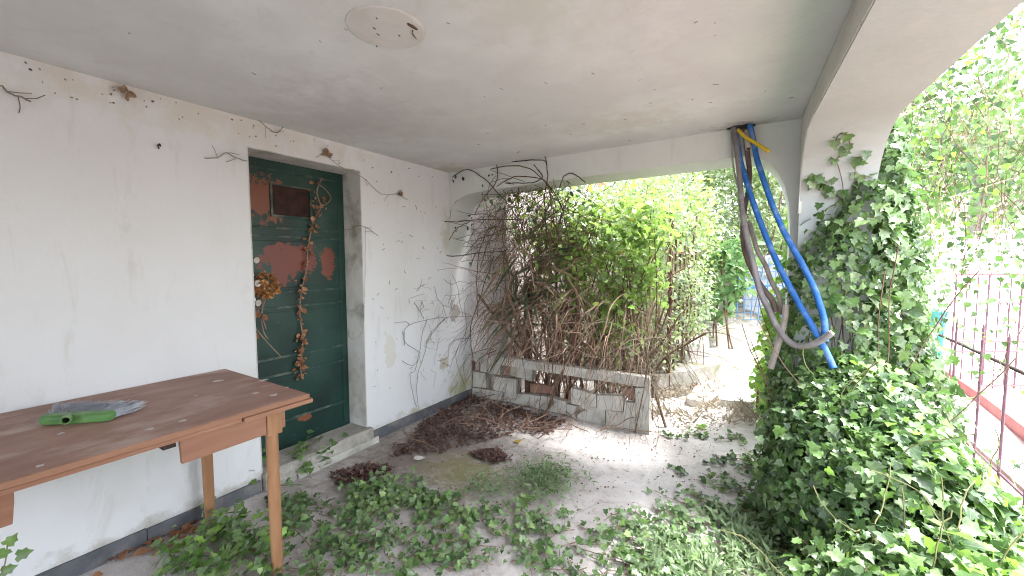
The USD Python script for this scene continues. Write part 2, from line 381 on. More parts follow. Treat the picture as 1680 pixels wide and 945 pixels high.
# floor: pale worn screed with stains and a mossy patch
M('floor_concrete', {
    'g': ('geometry', {}), 'n1': ('noise_texture', {'scale': 1.6, 'detail': 8.0, 'roughness': 0.65}),
    'r1': ('rgb_ramp', {'ramp': [(0.3, (0.34, 0.305, 0.285)), (0.5, (0.52, 0.485, 0.465)), (0.7, (0.63, 0.6, 0.585))]}),
    'n2': ('noise_texture', {'scale': 14.0, 'detail': 8.0, 'roughness': 0.75}), 'r2': ('rgb_ramp', {'ramp': [(0.53, (0, 0, 0)), (0.72, (0.75, 0.75, 0.75))]}),
    'm2': ('mix_color', {'b': (0.2, 0.165, 0.135)}),
    'n3': ('noise_texture', {'scale': 9.0, 'detail': 8.0, 'roughness': 0.8}),
    'mp': ('mapping', {'scale': (1 / 0.6, 1 / 0.42, 1.0), 'location': (-0.95 / 0.6, -2.14 / 0.42, 0)}), 'gr': ('gradient_texture', {'gradient_type': 'spherical'}),
    'ma': ('math', {'math_type': 'multiply_add', 'value2': 0.6}), 'rm': ('rgb_ramp', {'ramp': [(0.68, (0, 0, 0)), (0.98, (0.7, 0.7, 0.7))]}),
    'mm': ('mix_color', {'b': (0.2, 0.19, 0.07)}),
    'mp5': ('mapping', {'scale': (1 / 1.5, 1 / 1.3, 1.0), 'location': (-0.55 / 1.5, -2.2 / 1.3, 0)}), 'gr5': ('gradient_texture', {'gradient_type': 'spherical'}),
    'ma5': ('math', {'math_type': 'multiply_add', 'value2': 0.55}), 'rm5': ('rgb_ramp', {'ramp': [(0.6, (0, 0, 0)), (0.95, (0.8, 0.8, 0.8))]}), 'mm5': ('mix_color', {'b': (0.16, 0.125, 0.1)}),
    'v': ('voronoi_texture', {'scale': 0.9, 'feature': 'distance_to_edge'}), 'nd': ('noise_texture', {'scale': 3.0, 'detail': 5.0}), 'mv': ('mix_vector', {'fac': 0.25}),
    'rv': ('rgb_ramp', {'ramp': [(0.0, (0.3, 0.3, 0.3)), (0.008, (0, 0, 0))]}), 'mcr': ('mix_color', {'b': (0.17, 0.14, 0.12)}),
    'nb': ('noise_texture', {'scale': 90.0, 'detail': 6.0}), 'ad': ('math', {'math_type': 'multiply_add', 'value2': 2.5}), 'b': ('bump', {'strength': 0.6, 'distance': 0.006}),
    'p': ('principled_bsdf', {'roughness': 0.85, 'specular_ior_level': 0.25})},
    [('g.position', 'n1.vector'), ('n1.fac', 'r1.fac'), ('g.position', 'n2.vector'), ('n2.fac', 'r2.fac'), ('r1.color', 'm2.a'), ('r2.color', 'm2.fac'),
     ('g.position', 'n3.vector'), ('g.position', 'mp.vector'), ('mp.vector', 'gr.vector'), ('gr.fac', 'ma.value1'), ('n3.fac', 'ma.value3'), ('ma.value', 'rm.fac'),
     ('g.position', 'mp5.vector'), ('mp5.vector', 'gr5.vector'), ('gr5.fac', 'ma5.value1'), ('n3.fac', 'ma5.value3'), ('ma5.value', 'rm5.fac'),
     ('m2.result', 'mm5.a'), ('rm5.color', 'mm5.fac'), ('mm5.result', 'mm.a'), ('rm.color', 'mm.fac'),
     ('g.position', 'nd.vector'), ('g.position', 'mv.a'), ('nd.color', 'mv.b'), ('mv.result', 'v.vector'), ('v.distance', 'rv.fac'), ('mm.result', 'mcr.a'), ('rv.color', 'mcr.fac'), ('mcr.result', 'p.base_color'),
     ('g.position', 'nb.vector'), ('n2.fac', 'ad.value1'), ('nb.fac', 'ad.value3'), ('ad.value', 'b.height'), ('b.normal', 'p.normal')])
rough_mat('soil', (0.16, 0.145, 0.12), (0.3, 0.28, 0.25), 9, 0.95, 0.9, 40, c3=(0.1, 0.11, 0.05), s3=2.5, dist=0.02)
rough_mat('slab_stone', (0.52, 0.51, 0.48), (0.6, 0.59, 0.56), 6, 0.9, 0.8, 60, c3=(0.42, 0.41, 0.36), s3=3, dist=0.01)
rough_mat('step_stone', (0.17, 0.155, 0.14), (0.26, 0.24, 0.22), 8, 0.9, 1.0, 60, c3=(0.12, 0.115, 0.07), s3=3, dist=0.01)
rough_mat('driveway_pink', (0.4, 0.26, 0.245), (0.46, 0.32, 0.3), 3, 0.85, 0.4, 60)
rough_mat('ramp_white', (0.68, 0.63, 0.6), (0.74, 0.7, 0.67), 3, 0.85, 0.4, 60)
rough_mat('kerb_red', (0.3, 0.1, 0.095), (0.36, 0.14, 0.13), 4, 0.8, 0.4, 60)
# door paint: dark green, with rust primer showing where it has flaked


def door_material():
    P = [((1.46, 1.9), (0.3, 0.24), (0.19, 0.06, 0.03)), ((1.62, 1.47), (0.3, 0.23), (0.17, 0.045, 0.033)), ((1.92, 1.48), (0.1, 0.2), (0.17, 0.05, 0.03)),
         ((1.7, 0.3), (0.1, 0.05), (0.2, 0.07, 0.03))]
    nodes = {'g': ('geometry', {}), 'n': ('noise_texture', {'scale': 3.0, 'detail': 6.0}), 'r': ('rgb_ramp', {'ramp': [(0.3, (0.003, 0.014, 0.012)), (0.5, (0.006, 0.033, 0.025)), (0.7, (0.02, 0.058, 0.046))]}),
             'nd': ('noise_texture', {'scale': 11.0, 'detail': 7.0, 'roughness': 0.7}), 'ns': ('noise_texture', {'scale': 60.0, 'detail': 3.0}),
             'rs': ('rgb_ramp', {'ramp': [(0.7, (0, 0, 0)), (0.76, (0.6, 0.6, 0.6))]}), 'ms': ('mix_color', {'b': (0.2, 0.22, 0.19)}),
             'nb': ('noise_texture', {'scale': 30.0, 'detail': 5.0}), 'b': ('bump', {'strength': 0.3, 'distance': 0.004}),
             'p': ('principled_bsdf', {'roughness': 0.42, 'specular_ior_level': 0.45})}
    links = [('g.position', 'n.vector'), ('n.fac', 'r.fac'), ('g.position', 'nd.vector'), ('g.position', 'ns.vector'), ('ns.fac', 'rs.fac'), ('r.color', 'ms.a'), ('rs.color', 'ms.fac'),
             ('g.position', 'nb.vector'), ('nb.fac', 'b.height'), ('b.normal', 'p.normal')]
    last = 'ms.result'
    for k, (c, rad, col) in enumerate(P):
        s = [1.0, 1 / rad[0], 1 / rad[1]]
        nodes['mp%d' % k] = ('mapping', {'scale': s, 'location': [0.2, -c[0] * s[1], -c[1] * s[2]]})
        nodes['gr%d' % k] = ('gradient_texture', {'gradient_type': 'spherical'})
        nodes['ma%d' % k] = ('math', {'math_type': 'multiply_add', 'value2': 0.5})
        nodes['rr%d' % k] = ('rgb_ramp', {'ramp': [(0.7, (0, 0, 0)), (0.715, (1, 1, 1))]})
        nodes['mm%d' % k] = ('mix_color', {'b': col})
        links += [('g.position', 'mp%d.vector' % k), ('mp%d.vector' % k, 'gr%d.vector' % k), ('gr%d.fac' % k, 'ma%d.value1' % k), ('nd.fac', 'ma%d.value3' % k),
                  ('ma%d.value' % k, 'rr%d.fac' % k), ('rr%d.color' % k, 'mm%d.fac' % k), (last, 'mm%d.a' % k)]
        last = 'mm%d.result' % k
    links.append((last, 'p.base_color'))
    M('door_paint', nodes, links)


door_material()
rough_mat('door_edge', (0.012, 0.045, 0.037), (0.04, 0.075, 0.064), 9, 0.5, 0.3, 60, c3=(0.14, 0.15, 0.13), s3=7)
rough_mat('dark_hatch', (0.012, 0.006, 0.005), (0.05, 0.018, 0.012), 14, 0.7, 0.4, 60)
rough_mat('table_top', (0.23, 0.125, 0.095), (0.33, 0.205, 0.165), 7, 0.6, 0.2, 120, c3=(0.42, 0.33, 0.285), s3=3.5, spec=0.3, stretch=(1, 0.5, 1))
rough_mat('table_edge', (0.22, 0.105, 0.062), (0.3, 0.155, 0.095), 6, 0.5, 0.2, 80, c3=(0.22, 0.1, 0.06), s3=5, stretch=(1, 0.25, 3))
rough_mat('table_apron', (0.22, 0.1, 0.06), (0.28, 0.14, 0.088), 5, 0.5, 0.2, 80, stretch=(1, 0.3, 4))
rough_mat('table_leg', (0.25, 0.125, 0.06), (0.33, 0.175, 0.09), 7, 0.45, 0.2, 80, stretch=(3, 3, 0.4))
rough_mat('chalk_smear', (0.42, 0.38, 0.36), (0.5, 0.46, 0.44), 30, 0.9, 0.3)
rough_mat('green_plastic', (0.07, 0.17, 0.05), (0.11, 0.23, 0.07), 12, 0.45, 0.15, 90, c3=(0.2, 0.3, 0.13), s3=9)
rough_mat('bristle_grey', (0.3, 0.32, 0.36), (0.48, 0.5, 0.55), 40, 0.6, 0.1)
rough_mat('black_plastic', (0.01, 0.01, 0.01), (0.02, 0.02, 0.02), 10, 0.5, 0.1)
rough_mat('lamp_plastic', (0.52, 0.5, 0.48), (0.56, 0.54, 0.52), 5, 0.6, 0.1, 60, c3=(0.49, 0.465, 0.42), s3=6)
rough_mat('dead_insect', (0.06, 0.04, 0.03), (0.14, 0.09, 0.06), 30, 0.8, 0.1)
rough_mat('blue_pipe', (0.015, 0.09, 0.3), (0.025, 0.14, 0.42), 14, 0.55, 0.4, 60, c3=(0.15, 0.22, 0.34), s3=14, spec=0.35)
rough_mat('brown_cable', (0.09, 0.06, 0.055), (0.16, 0.11, 0.1), 12, 0.6, 0.25, 60)
rough_mat('grey_cable', (0.13, 0.12, 0.12), (0.22, 0.2, 0.195), 12, 0.5, 0.25, 60)
rough_mat('pale_cable', (0.3, 0.29, 0.27), (0.4, 0.38, 0.35), 12, 0.6, 0.25, 60)
rough_mat('yellow_tube', (0.55, 0.38, 0.02), (0.65, 0.46, 0.04), 12, 0.45, 0.15, 60)
rough_mat('dark_hole', (0.02, 0.02, 0.018), (0.05, 0.045, 0.04), 20, 0.9, 0.5)
rough_mat('cut_end', (0.4, 0.38, 0.36), (0.3, 0.28, 0.27), 60, 0.6, 0.2)
rough_mat('bark_grey', (0.2, 0.17, 0.15), (0.33, 0.29, 0.26), 30, 0.9, 0.8, 90, stretch=(1, 1, 0.3))
rough_mat('twig_brown', (0.075, 0.043, 0.028), (0.16, 0.1, 0.066), 9, 0.85, 0.3, 90)
rough_mat('twig_red', (0.1, 0.052, 0.036), (0.19, 0.108, 0.076), 9, 0.85, 0.3, 90)
rough_mat('twig_pale', (0.18, 0.118, 0.085), (0.32, 0.225, 0.165), 9, 0.85, 0.3, 90)
rough_mat('twig_dark', (0.03, 0.022, 0.018), (0.075, 0.055, 0.042), 9, 0.85, 0.3, 90)
rough_mat('green_stem', (0.12, 0.13, 0.05), (0.22, 0.2, 0.09), 9, 0.7, 0.3, 90)
rough_mat('rust_iron', (0.06, 0.028, 0.02), (0.13, 0.065, 0.045), 14, 0.8, 0.6, 90)
rough_mat('purple_iron', (0.12, 0.06, 0.08), (0.2, 0.11, 0.13), 14, 0.6, 0.4, 90)
rough_mat('gate_rail', (0.3, 0.09, 0.1), (0.36, 0.12, 0.13), 8, 0.6, 0.2)
rough_mat('gate_bar', (0.13, 0.07, 0.085), (0.18, 0.1, 0.115), 8, 0.6, 0.2)
rough_mat('white_paint', (0.78, 0.77, 0.76), (0.82, 0.81, 0.8), 3, 0.7, 0.2)
rough_mat('ochre_render', (0.55, 0.47, 0.34), (0.62, 0.54, 0.4), 3, 0.8, 0.3)
rough_mat('roof_tile', (0.3, 0.13, 0.09), (0.4, 0.2, 0.14), 9, 0.85, 0.4)
rough_mat('grey_wall', (0.3, 0.31, 0.34), (0.4, 0.41, 0.44), 5, 0.9, 0.6, 40, c3=(0.22, 0.24, 0.24), s3=4)
rough_mat('teal_plastic', (0.02, 0.2, 0.19), (0.03, 0.25, 0.23), 5, 0.4, 0.1)
rough_mat('blue_wire', (0.05, 0.16, 0.3), (0.1, 0.24, 0.4), 8, 0.6, 0.2)
rough_mat('stone_grey', (0.4, 0.37, 0.36), (0.55, 0.5, 0.48), 30, 0.9, 0.6)
rough_mat('window_glass_dark', (0.03, 0.035, 0.04), (0.06, 0.065, 0.07), 3, 0.1, 0.0)
leaf_mat('ivy_leaf', (0.045, 0.1, 0.022), (0.13, 0.225, 0.05), 0.36, 0.22, (0.16, 0.32, 0.07), 0.5, 0.55)
leaf_mat('ivy_leaf_grey', (0.1, 0.16, 0.07), (0.22, 0.3, 0.15), 0.34, 0.18, (0.18, 0.32, 0.12), 0.5, 0.5)
leaf_mat('ivy_leaf_pale', (0.1, 0.19, 0.055), (0.27, 0.37, 0.14), 0.36, 0.2, (0.2, 0.36, 0.12), 0.5, 0.45)
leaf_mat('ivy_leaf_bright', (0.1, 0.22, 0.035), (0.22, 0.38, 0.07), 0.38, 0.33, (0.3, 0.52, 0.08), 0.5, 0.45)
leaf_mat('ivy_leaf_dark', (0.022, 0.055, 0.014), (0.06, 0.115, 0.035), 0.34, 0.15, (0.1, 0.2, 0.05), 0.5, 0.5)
leaf_mat('creeper_leaf', (0.12, 0.21, 0.04), (0.25, 0.36, 0.09), 0.5, 0.4, (0.34, 0.5, 0.1), 0.4, 0.35)
leaf_mat('yellow_leaf', (0.4, 0.26, 0.05), (0.55, 0.44, 0.1), 0.55, 0.3, (0.5, 0.35, 0.05))
leaf_mat('shrub_leaf', (0.1, 0.16, 0.05), (0.24, 0.32, 0.125), 0.5, 0.35, (0.28, 0.38, 0.14))
leaf_mat('shrub_leaf_pale', (0.18, 0.225, 0.14), (0.33, 0.385, 0.27), 0.5, 0.35, (0.33, 0.39, 0.27))
leaf_mat('hydrangea_leaf', (0.08, 0.18, 0.06), (0.17, 0.3, 0.12), 0.42, 0.25, (0.22, 0.38, 0.1), 0.45, 0.5)
leaf_mat('strap_leaf', (0.02, 0.05, 0.025), (0.07, 0.105, 0.06), 0.4, 0.15)
leaf_mat('strap_dry', (0.2, 0.13, 0.08), (0.36, 0.25, 0.17), 0.7, 0.15)
leaf_mat('dry_leaf', (0.2, 0.085, 0.04), (0.42, 0.22, 0.12), 0.7, 0.15)
leaf_mat('litter_leaf', (0.06, 0.032, 0.026), (0.2, 0.115, 0.09), 0.8, 0.05)
leaf_mat('petal_dry', (0.26, 0.1, 0.03), (0.5, 0.26, 0.1), 0.7, 0.2)
leaf_mat('honesty_disc', (0.6, 0.55, 0.48), (0.75, 0.7, 0.63), 0.5, 0.3)
leaf_mat('grass_blade', (0.12, 0.18, 0.09), (0.24, 0.31, 0.17), 0.5, 0.3)
leaf_mat('straw', (0.17, 0.14, 0.1), (0.34, 0.29, 0.22), 0.7, 0.2)

# ------------------------------------------------------------------ the ground
gx, gy = np.meshgrid(np.concatenate([np.linspace(-60, -6, 10), np.linspace(-5, 9, 57), np.linspace(11, 60, 9)]),
                     np.concatenate([np.linspace(-60, -6, 10), np.linspace(-5, 14, 77), np.linspace(16, 80, 10)]), indexing='ij')
P = np.stack([gx, gy, 0 * gx], -1)
gz = -0.035 + 0.05 * (meshkit.fbm(P * [1.2, 1.2, 0], 3, 4) - 0.5) * np.clip((gy - 3.8) / 1.0, 0, 1)
bank = np.clip((gy - 5.6) / 4.5, 0, 1) * np.clip((3.6 - gx) / 1.2, 0, 1)
gz = gz + bank ** 1.2 * 1.5 * np.clip((40 - np.abs(gx)) / 20, 0, 1)
inside = (gx > -1) & (gx < 3.4) & (gy < 4.75)
gz = np.where(inside, -0.06, gz)
gz = np.where(gx > 3.9, np.minimum(gz, -0.05), gz)
ni, nj = gx.shape
ii, jj = np.meshgrid(np.arange(ni - 1), np.arange(nj - 1), indexing='ij')
a = (ii * nj + jj).ravel()
GROUND = (np.stack([gx, gy, gz], -1).reshape(-1, 3), np.stack([a, a + nj, a + nj + 1, a + 1], -1))
obj('ground', GROUND, 'soil', smooth=True, kind='structure')
# porch floor slab, with an uneven, slightly dished surface
fx, fy = np.meshgrid(np.linspace(-0.3, 3.5, 60), np.linspace(-2.8, 4.9, 112), indexing='ij')
fz = 0.010 * (meshkit.fbm(np.stack([fx * 2, fy * 2, 0 * fx], -1), 4, 9) - 0.5)
fz = fz - 0.002
edge = np.clip((fy - 4.62 - 0.2 * (meshkit.noise(np.stack([fx * 4, 0 * fx, 0 * fx], -1), 3) - 0.5)) / 0.1, 0, 1)
fz = fz - 0.07 * edge
ni, nj = fx.shape
ii, jj = np.meshgrid(np.arange(ni - 1), np.arange(nj - 1), indexing='ij')
a = (ii * nj + jj).ravel()
obj('floor', (np.stack([fx, fy, fz], -1).reshape(-1, 3), np.stack([a, a + nj, a + nj + 1, a + 1], -1)), 'floor_concrete', smooth=True, kind='structure')

# ------------------------------------------------------------------ the house with its porch
house = thing('house', 'old white rendered house wall with arched porch, ceiling and overgrown pillar', 'house')
WALL_T = 0.21
D0, D1, DTOP, DSTEP = 1.272, 2.085, 2.17, 0.13
wall_poly = sg.Polygon([(-2.8, -0.1), (3.45, -0.1), (3.45, 2.42), (-2.8, 2.42)], [[(D0, -0.05), (D1, -0.05), (D1, DTOP), (D0, DTOP)]])
obj('wall', extrude(wall_poly, 'x', -WALL_T, 0.0), 'wall_plaster', house)
obj('upper_wall', box(-WALL_T - 0.02, 0.02, -2.85, 3.47, 2.64, 5.4), 'wall_plaster', house)
obj('beam', box(0.003, 3.05, -2.73, -2.45, 2.1, 2.36), 'beam_plaster', house)
sw = box(2.855, 3.185, -2.71, 0.62, -0.1, 2.15)
sw.vertices[:, 0] += 0.062 * np.maximum(2.6 - sw.vertices[:, 1], 0)
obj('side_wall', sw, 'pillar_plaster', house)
ceil = box(-0.12, 3.17, -2.75, 3.43, 2.34, 2.64)
obj('ceiling', ceil, 'ceiling_plaster', house)
# beam across the far end with rounded corners
arch = [(0.0, 1.55), (0.008, 1.8), (0.023, 1.95), (0.05, 2.01), (0.09, 2.056), (0.16, 2.09), (0.254, 2.112), (0.47, 2.128), (1.14, 2.142), (2.46, 2.152), (2.56, 2.15), (2.63, 2.132), (2.69, 2.09), (2.735, 2.03), (2.775, 1.94), (2.8, 1.83), (2.812, 1.7), (2.815, -0.05),
        (2.853, -0.05), (2.853, 2.39), (-0.05, 2.39), (-0.05, 1.55)]
obj('beam', extrude(sg.Polygon(arch), 'y', 3.1225, 3.455), 'beam_plaster', house, smooth=25)
# beam along the open side, curving down into the pillar
prof = [(-2.7, 2.145), (2.42, 2.145), (2.56, 2.135), (2.68, 2.11), (2.79, 2.065), (2.88, 2.0), (2.945, 1.92), (2.99, 1.82), (3.015, 1.7), (3.02, -0.05), (3.447, -0.05), (3.447, 2.385), (-2.7, 2.385)]
sb = extrude(sg.Polygon(prof), 'x', 2.85, 3.19)
sb.vertices[:, 0] += 0.062 * np.maximum(2.6 - sb.vertices[:, 1], 0)
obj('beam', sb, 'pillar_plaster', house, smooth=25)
# the dark ridge of rough render on the inner face of the side beam
rp = [(-2.6, 2.15), (2.42, 2.15), (2.56, 2.14), (2.68, 2.115), (2.79, 2.07), (2.88, 2.005), (2.945, 1.925), (2.99, 1.82), (3.0, 1.75), (3.1, 1.75), (3.1, 2.338), (-2.6, 2.338)]
rd = extrude(sg.Polygon(rp), 'x', 2.846, 2.86)
rd.vertices[:, 0] += 0.062 * np.maximum(2.6 - rd.vertices[:, 1], 0)
obj('render_strip', rd, 'ridge_plaster', house)
# skirting tiles
g = rng(5)
for a0, b0 in ((-2.4, D0 - 0.01), (D1 + 0.02, 3.44)):
    y = a0
    while y < b0 - 0.05:
        e = min(y + 0.62, b0)
        t = rbox(0.001, 0.014 + 0.004 * g.random(), y, e - 0.003, -0.02, 0.078 + 0.006 * g.random(), 0.002)
        obj('skirting_tile', t, 'skirting_tile', house)
        y = e
# doorstep
ds = rbox(-WALL_T + 0.01, 0.055, D0 + 0.003, D1 + 0.03, -0.05, DSTEP, 0.012).subdivide().subdivide().subdivide()
n = meshkit.fbm(ds.vertices * 14, 3, 2) - 0.5
ds.vertices += np.column_stack([n * 0.02, 0 * n, n * 0.02])
obj('doorstep', ds, 'doorstep_concrete', house)
obj('step_edging', rbox(0.057, 0.07, D0 + 0.2, D1 + 0.06, -0.02, 0.05, 0.003), 'coping_concrete', house)
# reveal linings: grey painted
obj('door_jamb', box(-WALL_T - 0.003, 0.003, D1 - 0.006, D1 + 0.0, DSTEP - 0.02, DTOP - 0.002), 'reveal_paint', house)
obj('door_jamb', box(-WALL_T - 0.003, 0.003, D0, D0 + 0.006, DSTEP - 0.02, DTOP - 0.002), 'reveal_paint', house)
obj('door_lintel', box(-WALL_T - 0.003, 0.003, D0 + 0.007, D1 - 0.007, DTOP - 0.006, DTOP), 'reveal_paint', house)
# door leaf
door = obj('door', rbox(-0.255, -0.215, D0 - 0.04, D1 + 0.04, DSTEP - 0.05, DTOP + 0.04, 0.004), 'door_paint', house)
XL = -0.2148
hz0, hz1 = at(501, 311, 'x', XL)[2], at(446, 352, 'x', XL)[2]
hy0, hy1 = at(446, 330, 'x', XL)[1], at(507, 330, 'x', XL)[1]
rails = [at(556, 299, 'x', XL)[2], at(562, 381, 'x', XL)[2], at(562, 393, 'x', XL)[2], at(556, 473, 'x', XL)[2], at(556, 495, 'x', XL)[2], at(556, 567, 'x', XL)[2], at(556, 592, 'x', XL)[2], at(560, 659, 'x', XL)[2]]
for z in rails:
    obj('door_rail', rbox(XL - 0.001, XL + 0.009, D0 + 0.03, D1 - 0.05, z - 0.008, z + 0.008, 0.003), 'door_edge', door)
zz = sorted(rails)
for a, b in ((zz[0] + 0.03, zz[1] - 0.03), (zz[2] + 0.03, zz[3] - 0.03), (zz[4] + 0.03, zz[5] - 0.03)):
    obj('door_panel', rbox(XL - 0.001, XL + 0.005, D0 + 0.06, D1 - 0.085, a, b, 0.004), 'door_paint', door)
obj('stile', rbox(XL - 0.001, XL + 0.008, D1 - 0.06, D1 - 0.012, DSTEP + 0.02, DTOP - 0.02, 0.003), 'door_paint', door)
obj('hatch', box(XL - 0.001, XL + 0.004, hy0, hy1, hz1, hz0), 'dark_hatch', door)
for q in (box(XL, XL + 0.014, hy0 - 0.014, hy1 + 0.014, hz0, hz0 + 0.007), box(XL, XL + 0.014, hy0 - 0.014, hy1 + 0.014, hz1 - 0.014, hz1),
          box(XL, XL + 0.013, hy0 - 0.014, hy0, hz1, hz0), box(XL, XL + 0.013, hy1, hy1 + 0.014, hz1, hz0)):
    obj('hatch_frame', q, 'door_edge', door)
# cable hole broken into the ceiling corner
hole = trimesh.creation.icosphere(2, 1.0)
hole.vertices *= [0.07, 0.036, 0.012]
hole.vertices *= (1 + 0.7 * (meshkit.noise(hole.vertices * 45, 3) - 0.5))[:, None]
hole.apply_translation([2.53, 3.09, 2.336])
obj('cable_hole', hole, 'dark_hole', house)

# pebble-dashed wall beyond the porch
pw = thing('garden_wall', 'grey pebble-dashed wall behind the dry vines at the house corner', 'wall')
m = box(-0.6, 0.385, 3.56, 4.7, -0.1, 3.0)
for _ in range(4):
    m = m.subdivide()
m.vertices[:, 0] += 0.03 * (meshkit.fbm(m.vertices * 9, 3, 1) - 0.5)
obj('wall', m, 'roughcast', pw, smooth=True)
obj('coping', rbox(-0.62, 0.41, 3.54, 4.72, 3.0, 3.06, 0.01), 'coping_concrete', pw)

# ------------------------------------------------------------------ low broken parapet
par = thing('parapet', 'low broken parapet of grey rendered hollow blocks with missing pieces', 'wall')


def zq(q):
    return [at(740 + x / 4.667, 540 + y / 4.667, 'y', 3.455) for x, y in q]


blocks = [('coping', [(140, 178), (1515, 372), (1515, 452), (140, 236)], 'coping_concrete'),
          ('block', [(222, 252), (375, 270), (375, 350), (222, 324)], 'block_render'), ('block', [(452, 280), (620, 306), (618, 402), (455, 352)], 'block_render'),
          ('block', [(140, 324), (262, 336), (266, 452), (140, 440)], 'block_render'), ('block', [(330, 362), (500, 386), (498, 500), (326, 466)], 'block_render'),
          ('block', [(140, 444), (322, 472), (395, 484), (398, 552), (140, 505)], 'block_render'), ('block', [(402, 488), (600, 504), (600, 594), (402, 553)], 'block_render'),
          ('block', [(605, 502), (760, 522), (880, 556), (880, 655), (605, 597)], 'block_render'), ('block', [(884, 575), (960, 590), (940, 640), (962, 686), (884, 657)], 'block_render'),
          ('block', [(915, 452), (1108, 505), (1110, 612), (915, 572)], 'block_render'), ('block', [(1117, 506), (1310, 514), (1318, 560), (1312, 632), (1116, 616)], 'block_render'),
          ('block', [(965, 645), (1040, 620), (985, 596), (1010, 586), (1178, 620), (1180, 738), (966, 690)], 'block_render'), ('block', [(1184, 622), (1320, 640), (1330, 560), (1408, 566), (1408, 796), (1184, 740)], 'block_render'),
          ('end_post', [(1412, 450), (1516, 452), (1516, 818), (1412, 798)], 'coping_concrete')]
g = rng(11)
for nm, q, mt in blocks:
    w = np.array(zq(q))
    poly = sg.Polygon(w[:, [0, 2]]).buffer(0.004).buffer(-0.004)
    dy = g.uniform(-0.006, 0.006) if nm == 'block' else -0.004
    obj(nm, extrude(poly, 'y', 3.458 + dy, 3.53 - abs(dy)), mt, par)
# clay hollow tiles showing inside the gaps
for q in ([(600, 420), (765, 440), (770, 498), (600, 488)], [(900, 470), (915, 470), (915, 560), (890, 540)], [(1282, 456), (1410, 458), (1410, 558), (1315, 508)], [(150, 238), (158, 240), (158, 322), (150, 320)], [(205, 245), (220, 248), (220, 322), (205, 320)], [(400, 280), (450, 285), (450, 350), (410, 340)]):
    w = np.array(zq(q))
    obj('clay_tile', extrude(sg.Polygon(w[:, [0, 2]]), 'y', 3.47, 3.52), 'clay', par)

# ------------------------------------------------------------------ table
T = 0.84
tb = thing('table', 'old reddish brown wooden draw-leaf table against the white wall', 'table')
TX, TY = 0.868, 1.088
obj('tabletop', rbox(0.012, TX, -0.75, TY, T - 0.022, T, 0.003), 'table_top', tb)
obj('edge_strip', rbox(TX + 0.0005, TX + 0.005, -0.75, TY + 0.004, T - 0.0215, T - 0.001, 0.001), 'table_edge', tb)
obj('edge_strip', rbox(0.012, TX + 0.0055, TY + 0.0005, TY + 0.005, T - 0.0215, T - 0.001, 0.001), 'table_edge', tb)
jn = at(402, 690, 'z', T - 0.03)[1]
obj('extension_leaf', rbox(0.03, TX + 0.012, jn + 0.002, TY + 0.018, T - 0.044, T - 0.0235, 0.003), 'table_edge', tb)
obj('side_rail', rbox(0.03, TX - 0.004, -0.75, jn, T - 0.042, T - 0.0235, 0.003), 'table_edge', tb)
ya, yb_ = at(295, 735, 'x', TX - 0.06)[1], 0.92
obj('apron', extrude(sg.Polygon([(ya, T - 0.05), (yb_, T - 0.05), (yb_, T - 0.15), (ya + 0.004, T - 0.152)]), 'x', TX - 0.075, TX - 0.055), 'table_apron', tb)
obj('apron', extrude(sg.Polygon([(-0.75, T - 0.05), (at(22, 800, 'x', TX - 0.06)[1], T - 0.05), (at(20, 830, 'x', TX - 0.06)[1] + 0.004, T - 0.09), (at(20, 855, 'x', TX - 0.06)[1], T - 0.155), (-0.75, T - 0.155)]), 'x', TX - 0.075, TX - 0.055), 'table_apron', tb)
obj('apron', box(0.1, TX - 0.07, TY - 0.095, TY - 0.075, T - 0.15, T - 0.045), 'table_apron', tb)
obj('cross_rail', box(0.1, TX - 0.08, ya - 0.045, ya - 0.005, T - 0.085, T - 0.045), 'twig_dark', tb)
for lx, ly in ((TX - 0.085, 0.957), (0.105, 0.945), (TX - 0.085, -0.6), (0.105, -0.6)):
    leg = obj('leg', join([rbox(lx - 0.033, lx + 0.033, ly - 0.033, ly + 0.033, T - 0.165, T - 0.043, 0.003)]), 'table_leg', tb)
    pr = [(0, T - 0.166), (0.025, T - 0.166), (0.0262, T - 0.18), (0.0262, 0.5), (0.0242, 0.49), (0.0248, 0.48), (0.0268, 0.47), (0.0262, 0.3), (0.0245, 0.07), (0.0215, 0.045), (0.0245, 0.03), (0.0235, 0.002), (0, 0.002)]
    obj('turned_shaft', revolve(pr[::-1], 20, (lx, ly, 0)), 'table_leg', leg, smooth=40)
# flecks of dried paint lying flat on the top
g = rng(3)
for u, v, s in ((432, 624, 0.03), (420, 645, 0.02), (450, 648, 0.024), (322, 649, 0.012), (358, 625, 0.03), (245, 704, 0.02), (100, 711, 0.014), (66, 764, 0.012), (300, 690, 0.02), (470, 636, 0.012)):
    c = at(u, v, 'z', T)
    k = 9
    an = np.linspace(0, 2 * np.pi, k, endpoint=False)
    r = s * g.uniform(0.4, 1.0, k)
    poly = sg.Polygon(np.stack([c[0] + 0.9 * r * np.cos(an), c[1] + r * np.sin(an)], -1))
    obj('paint_fleck', extrude(poly, 'z', T + 0.0003, T + 0.0012), 'chalk_smear', tb)

